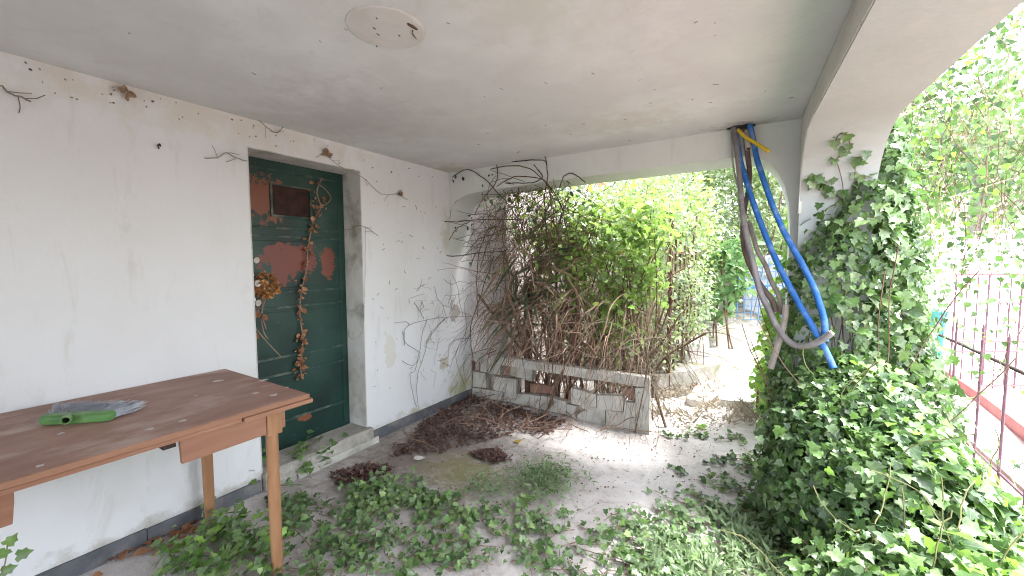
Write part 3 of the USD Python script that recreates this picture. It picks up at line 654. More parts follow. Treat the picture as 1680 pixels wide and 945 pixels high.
# ------------------------------------------------------------------ broom head on the table
br = thing('broom_head', 'green plastic broom head with grey bristles lying on the table', 'broom head')
b0, b1 = at(68, 688, 'z', T + 0.02), at(188, 681, 'z', T + 0.02)
ax = unit(b1 - b0)
acr = np.array([-ax[1], ax[0], 0.0])
if acr[0] > 0:
    acr = -acr                                           # towards the wall
hd = trimesh.creation.icosphere(3, 1.0)
hv = hd.vertices.copy()
L = np.linalg.norm(b1 - b0) / 2
sx = np.sign(hv[:, 0]) * np.abs(hv[:, 0]) ** 0.45
prof_r = np.sqrt(np.maximum(1 - np.abs(hv[:, 0]) ** 5, 0)) / np.maximum(np.sqrt(1 - hv[:, 0] ** 2), 1e-3)
loc = np.stack([sx * L, hv[:, 1] * 0.028 * np.minimum(prof_r, 1.6), np.clip(hv[:, 2] * 0.024 * np.minimum(prof_r, 1.6), -0.019, 0.017)], -1)
Rb = np.stack([ax, acr, [0, 0, 1.0]], 0)
obj('head', (loc @ Rb + (b0 + b1) / 2, hd.faces), 'green_plastic', br, smooth=True)
s0 = b0 + ax * (0.36 * 2 * L)
s1 = at(108, 690, 'z', T + 0.028)
sd = unit(s1 - s0)
s1 = s0 + sd * 0.075
ring = revolve([(0.011, 0.0), (0.011, 0.075), (0.0155, 0.075), (0.018, 0.0), (0.011, 0.0)], 20)
zax = sd; xax = unit(np.cross([0, 0, 1.0], zax)); yax = np.cross(zax, xax)
ring.vertices = ring.vertices @ np.stack([xax, yax, zax], 0) + s0 + [0, 0, 0.002]
obj('socket', ring, 'green_plastic', br, smooth=40)
dk = trimesh.creation.cylinder(0.0112, 0.004, sections=18)
dk.vertices = dk.vertices @ np.stack([xax, yax, zax], 0) + s0 + sd * 0.045 + [0, 0, 0.002]
obj('socket_hole', dk, 'black_plastic', br)
g = rng(8)
lines = []
e0, e1 = at(92, 667, 'z', T + 0.012), at(236, 664, 'z', T + 0.012)
for k in range(650):
    t = g.random()
    st = b0 + ax * 2 * L * (0.05 + 0.92 * t) + acr * 0.015 + [0, 0, g.uniform(-0.014, 0.016)]
    en = e0 + (e1 - e0) * np.clip(t + g.normal(0, 0.05), 0, 1.02) + g.normal(0, 0.012, 3) * [1, 1, 0]
    en = st + (en - st) * g.uniform(0.85, 1.05)
    en[2] = max(T + 0.003, T + g.uniform(0.002, 0.035))
    mid = (st + en) / 2 + g.normal(0, 0.004, 3)
    mid[2] = max(mid[2], T + 0.003)
    lines.append([st, mid, en])
obj('bristles', tubes(lines, 0.0011, 3, False), 'bristle_grey', br, kind='stuff')

# ------------------------------------------------------------------ ceiling light
lc = (at(566, 40, 'z', 2.33) + at(698, 62, 'z', 2.33)) / 2
LR = np.linalg.norm(at(566, 40, 'z', 2.33) - at(698, 62, 'z', 2.33)) / 2
cl = thing('ceiling_light', 'round faceted flat ceiling light shade dirty with dead insects', 'ceiling light')
sh = revolve([(0.0, -0.0085), (LR * 0.45, -0.0083), (LR * 0.5, -0.0072), (LR * 0.72, -0.0066), (LR * 0.95, -0.0045), (LR, -0.0015), (LR, 0.001), (0, 0.001)], 17, (lc[0], lc[1], 2.339))
obj('shade', sh, 'lamp_plastic', cl)
g = rng(21)
for u, v, r, l in ((677, 44, 0.012, 0.03), (655, 58, 0.005, 0.006), (614, 46, 0.004, 0.008), (620, 56, 0.003, 0.01), (618, 30, 0.003, 0.003), (618, 76, 0.003, 0.003)):
    c = at(u, v, 'z', 2.331)
    s = trimesh.creation.icosphere(1, 1.0)
    s.vertices *= [r * 0.7, l, 0.003]
    s.vertices *= (1 + 0.5 * (meshkit.noise(s.vertices * 300, 5) - 0.5))[:, None]
    obj('dead_insect', (s.vertices + c, s.faces), 'dead_insect', cl)
obj('dead_insect', tubes([[at(677, 50, 'z', 2.33), at(676, 55, 'z', 2.329), at(683, 64, 'z', 2.329)]], 0.002, 4), 'dead_insect', cl)

# ------------------------------------------------------------------ pipes and cables out of the ceiling hole


def cable(name, label, cat, pts, r, mat, sides=10, n=40, group=None, wob=0.0, seed=0, end=None):
    t = thing(name, label, cat, group)
    p = spline([at(u, v, 'y', y) for u, v, y in pts], n)
    if wob:
        p = p + wob * (np.stack([meshkit.noise(p * 9 + 3 * k, seed + k) for k in range(3)], -1) - 0.5)
    obj('sheath', tubes([p], r, sides), mat, t, smooth=50)
    if end:
        d = unit(p[-1] - p[-2])
        for k in range(3):
            a = np.cross(d, [0, 0, 1.0]); a = unit(a); b = np.cross(d, a)
            o = 0.45 * r * (np.cos(2.1 * k) * a + np.sin(2.1 * k) * b)
            obj('core', tubes([[p[-1] + o - d * 0.01, p[-1] + o + d * 0.006]], r * 0.36, 8), end, t)
    return t


cable('blue_pipe', 'blue plastic conduit hanging between the brown cables and the outer blue conduit', 'conduit',
      [(1206, 205, 3.08), (1212, 250, 3.06), (1222, 290, 3.03), (1240, 345, 2.97), (1266, 410, 2.9), (1293, 465, 2.83), (1321, 515, 2.76), (1347, 562, 2.7), (1368, 604, 2.66)], 0.0165, 'blue_pipe', wob=0.005)
cable('blue_pipe', 'outer blue plastic conduit nearest the pillar, partly hidden in ivy', 'conduit',
      [(1231, 205, 3.04), (1240, 250, 3.02), (1251, 290, 2.99), (1267, 335, 2.95), (1289, 385, 2.9), (1314, 430, 2.84), (1336, 475, 2.78), (1351, 520, 2.73), (1354, 560, 2.7)], 0.0165, 'blue_pipe', wob=0.006, seed=4)
cable('brown_cable', 'brown rubber cable twisted around the blue conduit', 'cable',
      [(1222, 208, 3.1), (1226, 250, 3.09), (1229, 275, 3.08), (1228, 310, 3.05), (1221, 345, 3.02), (1219, 390, 2.98), (1226, 425, 2.95), (1246, 465, 2.93), (1265, 490, 2.91), (1274, 512, 2.9)], 0.016, 'brown_cable', seed=2)
cable('grey_cable', 'thick grey cable with a cut end curling up in front of the blue conduit', 'cable',
      [(1204, 210, 3.07), (1211, 260, 3.05), (1214, 300, 3.02), (1218, 350, 2.97), (1228, 400, 2.92), (1238, 440, 2.88), (1246, 475, 2.85), (1262, 510, 2.82), (1280, 545, 2.78), (1303, 566, 2.74), (1330, 566, 2.7), (1352, 555, 2.67), (1364, 546, 2.66)], 0.017, 'grey_cable', n=60, end='cut_end')
cable('thin_wire', 'thin pale wire hanging leftmost from the ceiling hole', 'wire',
      [(1199, 206, 3.09), (1200, 240, 3.08), (1204, 280, 3.06), (1214, 320, 3.03), (1222, 360, 3.0), (1228, 395, 2.99)], 0.0065, 'pale_cable', sides=6)
cable('dead_branch', 'pale dead creeper stem hanging straight behind the cables', 'stem',
      [(1229, 365, 3.02), (1243, 410, 3.0), (1260, 445, 2.98), (1274, 480, 2.96), (1281, 515, 2.95)], 0.014, 'bark_grey', wob=0.02)
cable('yellow_tube', 'short yellow plastic tube poking from the ceiling hole', 'tube',
      [(1211, 213, 3.05), (1222, 224, 3.02), (1240, 235, 2.98), (1261, 248, 2.93)], 0.011, 'yellow_tube', n=16)
st = thing('pipe_stub', 'grey pipe stub ending beside the yellow tube under the ceiling', 'pipe')
p0, p1 = at(1225, 215, 'y', 3.07), at(1228, 244, 'y', 3.02)
obj('pipe', tubes([[p0, p1]], 0.018, 14), 'pale_cable', st, smooth=50)
d = unit(p1 - p0)
obj('bore', tubes([[p1 - d * 0.004, p1 + d * 0.001]], 0.013, 12), 'dark_hole', st)
st = thing('wood_stick', 'grey weathered stick leaning at the pillar foot below the cables', 'stick')
obj('stick', tubes([spline([at(1290, 500, 'y', 2.86), at(1286, 530, 'y', 2.85), at(1278, 560, 'y', 2.83), at(1264, 605, 'y', 2.8)], 14)], np.linspace(0.017, 0.014, 14), 8), 'bark_grey', st)

# ------------------------------------------------------------------ growing things: generators


def wander(p0, d0, length, n, g, bend=0.25, pull=(0, 0, -0.3)):
    """A stem that starts at p0 towards d0, wanders and bends towards pull."""
    p, d = np.array(p0, float), unit(np.asarray(d0, float))
    out, s = [p.copy()], length / n
    pull = np.asarray(pull, float)
    for _ in range(n):
        d = unit(d + bend * g.normal(0, 1, 3) + pull * s / 0.15 * 0.5)
        p = p + d * s
        out.append(p.copy())
    return np.array(out)


def on_blobs(blobs, n, g, jitter=0.08, zmin=0.0, inner=0.0):
    """Points spread over the outside of a union of ellipsoids: points, outward normals."""
    C = np.array([b[0] for b in blobs], float); R = np.array([b[1] for b in blobs], float)
    area = (R[:, 0] * R[:, 1] + R[:, 1] * R[:, 2] + R[:, 0] * R[:, 2])
    k = g.choice(len(C), n * 3, p=area / area.sum())
    d = unit(g.normal(0, 1, (n * 3, 3)))
    s = 1 + jitter * g.normal(0, 1, (n * 3, 1)) - inner * g.random((n * 3, 1))
    P = C[k] + d * R[k] * s
    N = unit(d / R[k])
    keep = P[:, 2] > zmin
    for c, r in zip(C, R):
        keep &= (((P - c) / r) ** 2).sum(1) > 0.72 - inner
    i = np.nonzero(keep)[0][:n]
    return P[i], N[i]


def ivy_pose(P, N, g, up=0.45, hang=0.7, spread=0.4):
    nrm = unit(N * 0.8 + np.array([0, 0, up]) + g.normal(0, spread, P.shape))
    tip = np.array([0, 0, -hang]) + 0.35 * N + g.normal(0, 0.5, P.shape)
    return tip, nrm


def in_poly(px, n, g, z=0.0):
    """n random floor points whose photograph pixels lie in a polygon."""
    c = np.array([at(u, v, 'z', z)[:2] for u, v in px])
    poly = sg.Polygon(c).buffer(0)
    x0, y0, x1, y1 = poly.bounds
    out = []
    import shapely
    while len(out) < n:
        q = g.uniform([x0, y0], [x1, y1], (n * 3, 2))
        out += q[shapely.contains_xy(poly, q[:, 0], q[:, 1])].tolist()
    return np.array(out[:n]), poly


# ------------------------------------------------------------------ ivy on the pillar and the ivy mound in front
g = rng(101)
pil = thing('ivy_plant', 'dense ivy climbing the white pillar behind the blue conduits', 'ivy')
pb = [((3.03, 2.98, 0.85), (0.24, 0.2, 0.85)), ((2.98, 3.1, 0.5), (0.26, 0.3, 0.7)), ((3.28, 3.22, 1.0), (0.2, 0.3, 0.98)), ((3.27, 3.2, 1.85), (0.09, 0.22, 0.42)), ((3.16, 2.97, 1.5), (0.14, 0.1, 0.42)), ((3.35, 3.3, 0.5), (0.28, 0.4, 0.62))]
P, N = on_blobs(pb, 10500, g, 0.09, 0.03, 0.12)
tip, nrm = ivy_pose(P, N, g, 0.35, 0.8, 0.38)
V = place(IVY, P, tip, nrm, 0.022 + 0.045 * g.random(len(P)) ** 1.7)
leaves(pil, V, IVY[1], ['ivy_leaf'] * 5 + ['ivy_leaf_grey'] * 3 + ['ivy_leaf_dark'] * 4 + ['ivy_leaf_pale'] * 3, 260, 1)
L = []
for k in range(34):
    x, y = g.uniform(2.82, 3.3), g.uniform(2.9, 3.1)
    L.append(wander((x, y, 0.0), (g.normal(0, 0.2), -0.05, 1), g.uniform(0.8, 1.6), 14, g, 0.06, (0, 0.0, 0.05)))
obj('stems', tubes(L, 0.0026, 4, False), 'twig_brown', pil, kind='stuff')
# runners creeping up the bare plaster above
runner_px = [[(1385, 330), (1382, 300), (1376, 275), (1372, 262), (1384, 250), (1394, 240), (1392, 228), (1384, 218), (1376, 222), (1370, 232)],
             [(1385, 330), (1360, 312), (1345, 300), (1330, 306)], [(1395, 330), (1402, 300), (1404, 270), (1416, 255)], [(1350, 300), (1340, 290), (1328, 298)]]
rl, rp_, rn = [], [], []
for q in runner_px:
    ctl = []
    for u, v in q:
        c = at(u, v, 'y', 3.0)
        for _ in range(25):
            f = float(np.interp(c[2], [1.7, 1.82, 1.92, 2.0, 2.065, 2.11], [3.015, 2.99, 2.945, 2.88, 2.79, 2.68])) - 0.014
            c = at(u, v, 'y', 0.7 * c[1] + 0.3 * f)
        ctl.append(c)
    s = spline(ctl, 22)
    rl.append(s)
    m = s[1::2]
    rp_.append(m + g.normal(0, 0.012, m.shape)); rn.append(np.tile([0.0, -1, 0.1], (len(m), 1)))
obj('runner', tubes(rl, 0.0022, 4, False), 'twig_brown', pil)
P, N = np.vstack(rp_), np.vstack(rn)
V = place(IVY, P, g.normal(0, 0.6, P.shape) + [0, 0, -0.6], N + g.normal(0, 0.3, P.shape), g.uniform(0.035, 0.062, len(P)))
leaves(pil, V, IVY[1], ['ivy_leaf', 'ivy_leaf_grey'], 40, 2)

mound = thing('ivy_plant', 'large ivy mound spreading over the ground towards the iron pickets', 'ivy')
mb = [((3.0, 2.66, 0.25), (0.3, 0.34, 0.56)), ((3.1, 2.75, 0.45), (0.34, 0.3, 0.47)), ((3.22, 2.55, 0.22), (0.38, 0.42, 0.5)), ((3.55, 2.5, 0.05), (0.36, 0.5, 0.34)), ((3.3, 2.0, 0.0), (0.46, 0.5, 0.44)),
      ((3.65, 2.0, -0.05), (0.42, 0.5, 0.3)), ((3.15, 1.55, -0.02), (0.42, 0.4, 0.24)), ((3.5, 1.45, -0.02), (0.46, 0.45, 0.26)), ((3.4, 1.0, -0.05), (0.5, 0.4, 0.22))]
P, N = on_blobs(mb, 21000, g, 0.09, 0.0, 0.14)
tip, nrm = ivy_pose(P, N, g, 0.55, 0.55, 0.38)
tip = tip + np.array([0.15, -0.25, 0])
sz = 0.02 + 0.05 * g.random(len(P)) ** 2.0 * np.where(P[:, 0] > 3.25, 1.15, 0.92)
V = place(IVY, P, tip, nrm, sz)
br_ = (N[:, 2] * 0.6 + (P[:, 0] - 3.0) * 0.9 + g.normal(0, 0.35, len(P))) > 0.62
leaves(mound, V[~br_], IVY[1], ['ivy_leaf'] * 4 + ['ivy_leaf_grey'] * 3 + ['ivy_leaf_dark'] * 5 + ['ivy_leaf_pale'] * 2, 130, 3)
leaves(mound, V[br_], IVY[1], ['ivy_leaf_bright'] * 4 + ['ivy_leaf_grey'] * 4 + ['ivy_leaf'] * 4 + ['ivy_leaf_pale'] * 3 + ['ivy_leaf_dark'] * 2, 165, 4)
L = []
for k in range(150):
    b = mb[g.integers(0, len(mb))]
    p = np.array(b[0]) + g.normal(0, 0.35, 3) * np.array(b[1]); p[2] = 0.02
    L.append(wander(p, (g.normal(0, 0.6), g.normal(0, 0.6), 1), g.uniform(0.25, 0.5), 10, g, 0.25, (0.1, -0.1, -0.35)))
obj('stems', tubes(L, 0.0024, 4, False), 'twig_brown', mound, kind='stuff')
L = [wander(P[i], N[i] + [0.2, -0.1, 0.6], g.uniform(0.2, 0.45), 9, g, 0.2, (0, 0, -0.2)) for i in g.choice(len(P), 50)]
obj('shoots', tubes(L, 0.0024, 4, False), 'green_stem', mound, kind='stuff')

# ------------------------------------------------------------------ ivy carpets on the floor


def carpet(name, label, px, n_run, seed, mats, parts=150, size=(0.035, 0.065), thresh=0.4, length=0.55, lift=0.03, freq=5.0):
    g = rng(seed)
    t = thing('ivy_patch', label, 'ivy', None)
    q, poly = in_poly(px, n_run, g)
    lines, P, N = [], [], []
    for x, y in q:
        if meshkit.fbm(np.array([[x * freq, y * freq, seed]]), 2, 7)[0] < thresh:
            continue
        a = g.normal(-0.25, 0.7) + (math.pi if g.random() < 0.5 else 0)
        w = wander((x, y, 0.012), (math.cos(a), math.sin(a), 0.05), g.uniform(0.5, 1.0) * length, 12, g, 0.2, (0, 0, 0))
        w[:, 2] = 0.008 + lift * 0.5 * meshkit.noise(w * 9, seed)
        lines.append(w)
        m = w[1:] + g.normal(0, 0.018, (12, 3))
        m[:, 2] = np.maximum(w[1:, 2] + np.abs(g.normal(0, lift, 12)), 0.012)
        P.append(m); N.append(np.tile([0, 0, 1.0], (12, 1)))
    P, N = np.vstack(P), np.vstack(N)
    nrm = N + g.normal(0, 0.33, P.shape) + [0.12, -0.25, 0]
    tip = np.stack([g.normal(0, 1, len(P)), g.normal(-0.3, 1, len(P)), g.normal(-0.15, 0.2, len(P))], -1)
    V = place(IVY, P, tip, nrm, g.uniform(size[0], size[1], len(P)))
    V[..., 2] = np.maximum(V[..., 2], 0.008)
    leaves(t, V, IVY[1], mats, parts, seed)
    obj('stems', tubes(lines, 0.0024, 4, False), 'twig_pale', t, kind='stuff')
    return t


carpet('a', 'ivy trailing across the pale floor in front of the table leg', [(470, 800), (560, 790), (650, 800), (760, 810), (870, 840), (960, 875), (1000, 945), (440, 945), (455, 860)], 250, 201, ['ivy_leaf_pale'] * 5 + ['ivy_leaf_grey'] * 5 + ['ivy_leaf'] * 3 + ['ivy_leaf_dark'] * 3, 300, (0.014, 0.044), 0.53, 0.36, 0.02, 5.5)
carpet('b', 'low ivy spreading at the foot of the big ivy mound', [(900, 870), (1010, 850), (1100, 870), (1190, 840), (1250, 800), (1330, 860), (1300, 960), (960, 960)], 270, 202, ['ivy_leaf'] * 4 + ['ivy_leaf_grey'] * 5 + ['ivy_leaf_pale'] * 4 + ['ivy_leaf_dark'] * 3, 250, (0.014, 0.042), 0.46, 0.4, 0.025, 5.0)
carpet('c', 'ivy clump under the table between its two legs', [(270, 880), (330, 860), (410, 885), (440, 945), (240, 960)], 44, 203, ['ivy_leaf_pale', 'ivy_leaf_bright', 'ivy_leaf_grey', 'ivy_leaf'], 160, (0.022, 0.052), 0.36, 0.28, 0.045)
carpet('d', 'ivy growing up beside the doorstep', [(395, 800), (430, 770), (500, 745), (540, 735), (535, 770), (480, 800), (420, 815)], 34, 204, ['ivy_leaf_pale', 'ivy_leaf'], 120, (0.03, 0.052), 0.25, 0.2, 0.07)
carpet('e', 'band of ivy leaves along the edge of the mossy patch', [(560, 800), (640, 790), (760, 815), (880, 845), (860, 870), (740, 860), (600, 840)], 50, 205, ['ivy_leaf_grey', 'ivy_leaf_pale', 'ivy_leaf'], 200, (0.018, 0.045), 0.36, 0.3, 0.022)
carpet('f', 'thin scattered ivy leaves on the bare concrete beside the mound', [(1100, 700), (1180, 700), (1235, 760), (1240, 850), (1160, 830), (1110, 800)], 26, 206, ['ivy_leaf', 'ivy_leaf_dark'], 60, (0.025, 0.045), 0.4, 0.3, 0.015)
# a single tendril at the picture's lower left edge
t = thing('ivy_shoot', 'small ivy shoot with four leaves rising before the white wall under the table', 'ivy')
q = spline([at(0, 945, 'x', 0.35), at(8, 925, 'x', 0.35), at(11, 905, 'x', 0.35), at(12, 893, 'x', 0.35)], 10)
obj('stem', tubes([q], 0.0022, 5), 'green_stem', t)
for (u, v), tp, s in (((10, 902), (0, -0.5, -0.6), 0.04), ((28, 912), (0, 1, -0.1), 0.045), ((12, 893), (0, 0.8, 0.9), 0.04), ((4, 938), (0, 1, 0), 0.04)):
    V = place(IVY, [at(u, v, 'x', 0.35)], [tp], [(1, -0.2, 0.3)], s)
    obj('leaf', (V[0], IVY[1]), 'ivy_leaf', t, smooth=True)

# ------------------------------------------------------------------ weeds and dead leaves on the floor
g = rng(301)
t = thing('weed_tuft', 'green weed tuft growing from the mossy floor in the middle', 'weed')
c = at(885, 790, 'z', 0)
n = 900
r = np.abs(g.normal(0, 1, n))
P = np.stack([c[0] + 0.11 * g.normal(0, 1, n) + 0.04, c[1] + 0.12 * g.normal(0, 1, n), 0.012 + 0.10 * g.random(n) * np.exp(-0.4 * r)], -1)
V = place(NARROW, P, np.stack([g.normal(0, 1, n), g.normal(0, 1, n), g.uniform(0.1, 0.9, n)], -1), np.stack([g.normal(0, 0.4, n), g.normal(0, 0.4, n), np.ones(n)], -1), g.uniform(0.025, 0.05, n))
leaves(t, V, NARROW[1], ['grass_blade', 'ivy_leaf', 'grass_blade'], 120, 5)
L = [wander((c[0] + g.normal(0, 0.1), c[1] + g.normal(0, 0.1), 0.0), (g.normal(0, 0.7), g.normal(0, 0.7), 1), g.uniform(0.08, 0.16), 6, g, 0.2) for _ in range(60)]
obj('stems', tubes(L, 0.0014, 3, False), 'green_stem', t, kind='stuff')
t = thing('weed_tuft', 'small weed tuft left of the larger one beside the moss', 'weed')
c = at(800, 805, 'z', 0)
n = 260
P = np.stack([c[0] + 0.09 * g.normal(0, 1, n), c[1] + 0.06 * g.normal(0, 1, n), 0.012 + 0.06 * g.random(n)], -1)
V = place(NARROW, P, np.stack([g.normal(0, 1, n), g.normal(0, 1, n), g.uniform(0.1, 0.8, n)], -1), np.stack([g.normal(0, 0.4, n), g.normal(0, 0.4, n), np.ones(n)], -1), g.uniform(0.02, 0.045, n))
leaves(t, V, NARROW[1], ['grass_blade', 'ivy_leaf_grey'], 60, 6)

q, _ = in_poly([(1080, 880), (1180, 850), (1260, 860), (1330, 900), (1330, 960), (1040, 960)], 1300, g)
P = np.column_stack([q, 0.01 + 0.05 * g.random(len(q))])
V = place(NARROW, P, np.stack([g.normal(0, 0.6, len(q)), g.normal(0, 0.6, len(q)), g.uniform(0.3, 1, len(q))], -1), np.stack([g.normal(0, 1, len(q)), g.normal(-0.5, 1, len(q)), 0.4 + 0 * q[:, 0]], -1), g.uniform(0.03, 0.075, len(q)))
keep = meshkit.fbm(P * 6, 2, 3) > 0.42
obj('grass', merged(V[keep], NARROW[1]), 'grass_blade', None, True, 'fine grass growing among the low ivy in the foreground', 'grass', kind='stuff')


def litter(name, label, polys, n, seed, mat, size=(0.015, 0.04), heap=0.03, tpl=DRY, cat='dead leaves'):
    g = rng(seed)
    P = []
    for px, share in polys:
        q, poly = in_poly(px, int(n * share), g)
        import shapely
        d = shapely.distance(shapely.points(q), poly.exterior)
        z = 0.006 + heap * np.clip(d / 0.25, 0, 1) * g.random(len(q)) + 0.004 * g.random(len(q))
        k = meshkit.fbm(np.column_stack([q * 3.5, 0 * q[:, 0]]), 4, seed) + np.clip(d / 0.1, 0, 1) * 0.22 + 0.25 * g.random(len(q)) > 0.62
        P.append(np.column_stack([q, z])[k])
    P = np.vstack(P)
    m = len(P)
    V = place(tpl, P, np.stack([g.normal(0, 1, m), g.normal(0, 1, m), g.normal(0, 0.25, m)], -1), np.stack([g.normal(0, 0.5, m), g.normal(0, 0.5, m), np.ones(m)], -1), g.uniform(size[0], size[1], m))
    V[..., 2] = np.maximum(V[..., 2], 0.006)
    obj(name, merged(V, tpl[1]), mat, None, True, label, cat, kind='stuff')


litter('leaf_litter', 'dark heap of rotting leaves on the floor before the parapet', [([(640, 735), (700, 690), (765, 648), (850, 668), (930, 690), (905, 712), (820, 718), (720, 745), (640, 752)], 0.75), ([(540, 778), (600, 762), (650, 765), (620, 795), (560, 800)], 0.12), ([(770, 745), (815, 738), (835, 755), (800, 768)], 0.13)], 5200, 401, 'litter_leaf', (0.014, 0.036), 0.045)
litter('leaf_litter', 'brown ivy leaves lying along the skirting under the table', [([(110, 935), (180, 895), (270, 870), (330, 850), (345, 870), (250, 915), (180, 945)], 1.0)], 110, 402, 'dry_leaf', (0.03, 0.055), 0.02, IVY2)
litter('leaf_litter', 'scattered dead leaves and crumbs across the whole porch floor', [([(430, 850), (640, 740), (900, 700), (1240, 690), (1240, 900), (1000, 945), (430, 945)], 1.0)], 900, 403, 'litter_leaf', (0.006, 0.02), 0.0)
litter('leaf_litter', 'dry straw and leaves at the parapet end by the garden path', [([(1070, 700), (1075, 650), (1160, 655), (1240, 670), (1230, 700), (1120, 715)], 1.0)], 900, 404, 'straw', (0.008, 0.022), 0.01)
t = thing('stone', 'small pale broken stone lying by the dead leaf heap', 'stone')
s = trimesh.convex.convex_hull(g.normal(0, 1, (16, 3)) * [0.022, 0.032, 0.014])
obj('stone', (s.vertices + at(690, 752, 'z', 0.018), s.faces), 'stone_grey', t)
for u, v, lab in ((850, 722, 'single yellow fallen leaf on the concrete left of the weed tuft'), (1148, 697, 'single bright green leaf lying beside the parapet end')):
    V = place(LOBED, [at(u, v, 'z', 0.015)], [(0.4, -0.6, 0.1)], [(0.1, -0.3, 1)], 0.06 if v > 700 else 0.09)
    obj('fallen_leaf', (V[0], LOBED[1]), 'yellow_leaf' if v > 700 else 'ivy_leaf_bright', None, True, lab, 'leaf')

# ------------------------------------------------------------------ dead brambles over the parapet
g = rng(501)
bush = thing('dead_bramble', 'big brown thicket of dead bramble stems behind the parapet', 'bush')
L, R = [], []
for k in range(34):
    L.append(wander((0.78 + g.normal(0, 0.16), 3.82 + g.normal(0, 0.08), 0.0), (g.normal(0.05, 0.28), g.normal(0, 0.12), 1), g.uniform(1.2, 2.2), 14, g, 0.11, (0, 0, 0.03)))
for w in L:
    obj('stem', tubes([w], np.linspace(g.uniform(0.006, 0.014), 0.0035, len(w)), 6), 'twig_brown', bush)
lines = {'twig_brown': [], 'twig_red': [], 'twig_pale': [], 'twig_dark': []}
for k in range(640):
    b = L[g.integers(0, len(L))]
    p = b[g.integers(4, len(b))] + g.normal(0, 0.06, 3)
    d = (g.normal(0.05, 0.75), g.normal(-0.2, 0.6), g.normal(0.35, 0.6))
    lines[['twig_brown', 'twig_red', 'twig_pale', 'twig_pale'][g.integers(0, 4)]].append(wander(p, d, g.uniform(0.35, 1.0), 12, g, 0.16, (0, -0.03, -0.22)))
for k in range(300):                                     # dense old nest in the middle
    p = np.array([0.85, 3.85, 0.95]) + g.normal(0, 1, 3) * [0.27, 0.15, 0.36]
    lines[['twig_brown', 'twig_red', 'twig_dark'][g.integers(0, 3)]].append(wander(p, g.normal(0, 1, 3), g.uniform(0.25, 0.6), 9, g, 0.22, (0, 0, -0.25)))
for k in range(170):                                     # long stems that hang over the parapet onto the floor
    x = g.uniform(0.1, 1.75)
    z = g.uniform(0.5, 1.2)
    p = (x, g.uniform(3.45, 3.7), z)
    lines[['twig_red', 'twig_pale'][g.integers(0, 2)]].append(wander(p, (g.normal(0, 0.35), -0.75, g.normal(0.2, 0.2)), g.uniform(0.5, 1.0), 14, g, 0.1, (0, -0.05, -0.75)))
for m, l in lines.items():
    for w in l:
        w[:, 2] = np.maximum(w[:, 2], 0.012)
    l = [w for w in l if w[:, 0].min() > 0.03]
    if l:
        obj('twigs', tubes(l, [np.linspace(0.002 + 0.006 * g.random() ** 2.5, 0.0013, len(w)) for w in l], 3, False), m, bush, kind='stuff')

bush2 = thing('dead_shrub', 'paler bare shrub with many upright twigs right of the brown thicket', 'bush')
L = [wander((1.45 + g.normal(0, 0.1), 3.85 + g.normal(0, 0.08), 0.0), (g.normal(-0.02, 0.2), g.normal(0, 0.15), 1), g.uniform(0.8, 1.4), 12, g, 0.1, (0, 0, 0)) for _ in range(16)]
for w in L:
    obj('stem', tubes([w], np.linspace(0.008, 0.003, len(w)), 5), 'twig_brown', bush2)
tw = {'twig_pale': [], 'twig_red': [], 'straw': []}
for k in range(360):
    b = L[g.integers(0, len(L))]
    p = b[g.integers(3, len(b))]
    tw[['twig_pale', 'twig_red', 'straw'][g.integers(0, 3)]].append(wander(p, (g.normal(0.1, 0.7), g.normal(-0.1, 0.5), g.normal(0.5, 0.4)), g.uniform(0.2, 0.55), 9, g, 0.18, (0, 0, -0.35)))
for k in range(130):                                     # dry grass falling past the parapet's end
    p = (g.uniform(1.6, 2.0), g.uniform(3.5, 3.75), g.uniform(0.25, 0.85))
    tw['straw'].append(wander(p, (g.normal(0.15, 0.4), -0.5, g.normal(0.2, 0.3)), g.uniform(0.3, 0.7), 10, g, 0.14, (0.02, -0.04, -0.8)))
for m, l in tw.items():
    for w in l:
        w[:, 2] = np.maximum(w[:, 2], 0.012)
    obj('twigs', tubes(l, [np.linspace(0.003, 0.0012, len(w)) for w in l], 3, False), m, bush2, kind='stuff')

# tangle of dead creeper under the far beam, with feelers along beam and wall
vine = thing('dead_creeper', 'tangled dead creeper hanging under the far beam above the thicket', 'creeper')
main_px = [([(800, 400), (835, 340), (870, 300), (905, 285), (935, 300)], 3.2), ([(742, 290), (765, 278), (792, 290), (815, 315), (840, 345), (870, 400)], 3.1), ([(806, 276), (850, 272), (880, 285), (900, 310), (905, 360), (900, 420)], 3.08),
           ([(840, 266), (880, 262), (897, 268), (897, 300), (893, 330), (900, 400)], 3.08), ([(868, 245), (890, 250), (897, 270)], 3.08), ([(808, 242), (815, 275), (813, 300), (790, 330), (780, 350)], 3.1),
           ([(687, 336), (694, 350), (712, 363), (745, 364), (790, 360), (860, 360)], 3.05), ([(778, 360), (750, 375), (735, 398)], 3.12), ([(720, 416), (745, 420), (785, 415), (830, 412)], 3.08), ([(788, 440), (800, 400), (815, 380), (850, 372)], 3.1),
           ([(783, 520), (783, 440), (790, 400), (800, 378)], 3.12), ([(770, 690), (776, 600), (772, 540), (790, 480), (810, 420)], 3.2), ([(960, 300), (940, 285), (925, 290), (915, 320)], 3.1), ([(830, 300), (870, 300), (890, 290), (875, 270)], 3.12),
           ([(835, 294), (860, 285), (885, 290), (905, 310), (925, 350), (935, 420)], 3.14), ([(815, 306), (845, 290), (890, 295), (915, 330)], 3.12)]
g = rng(507)
for q, y in main_px:
    s = spline([at(u, v, 'y', y) for u, v in q], 20) + g.normal(0, 0.003, (20, 3))
    obj('stem', tubes([s], np.linspace(0.0045, 0.0026, 20), 5), 'twig_dark' if g.random() < 0.5 else 'twig_brown', vine)
tw = []
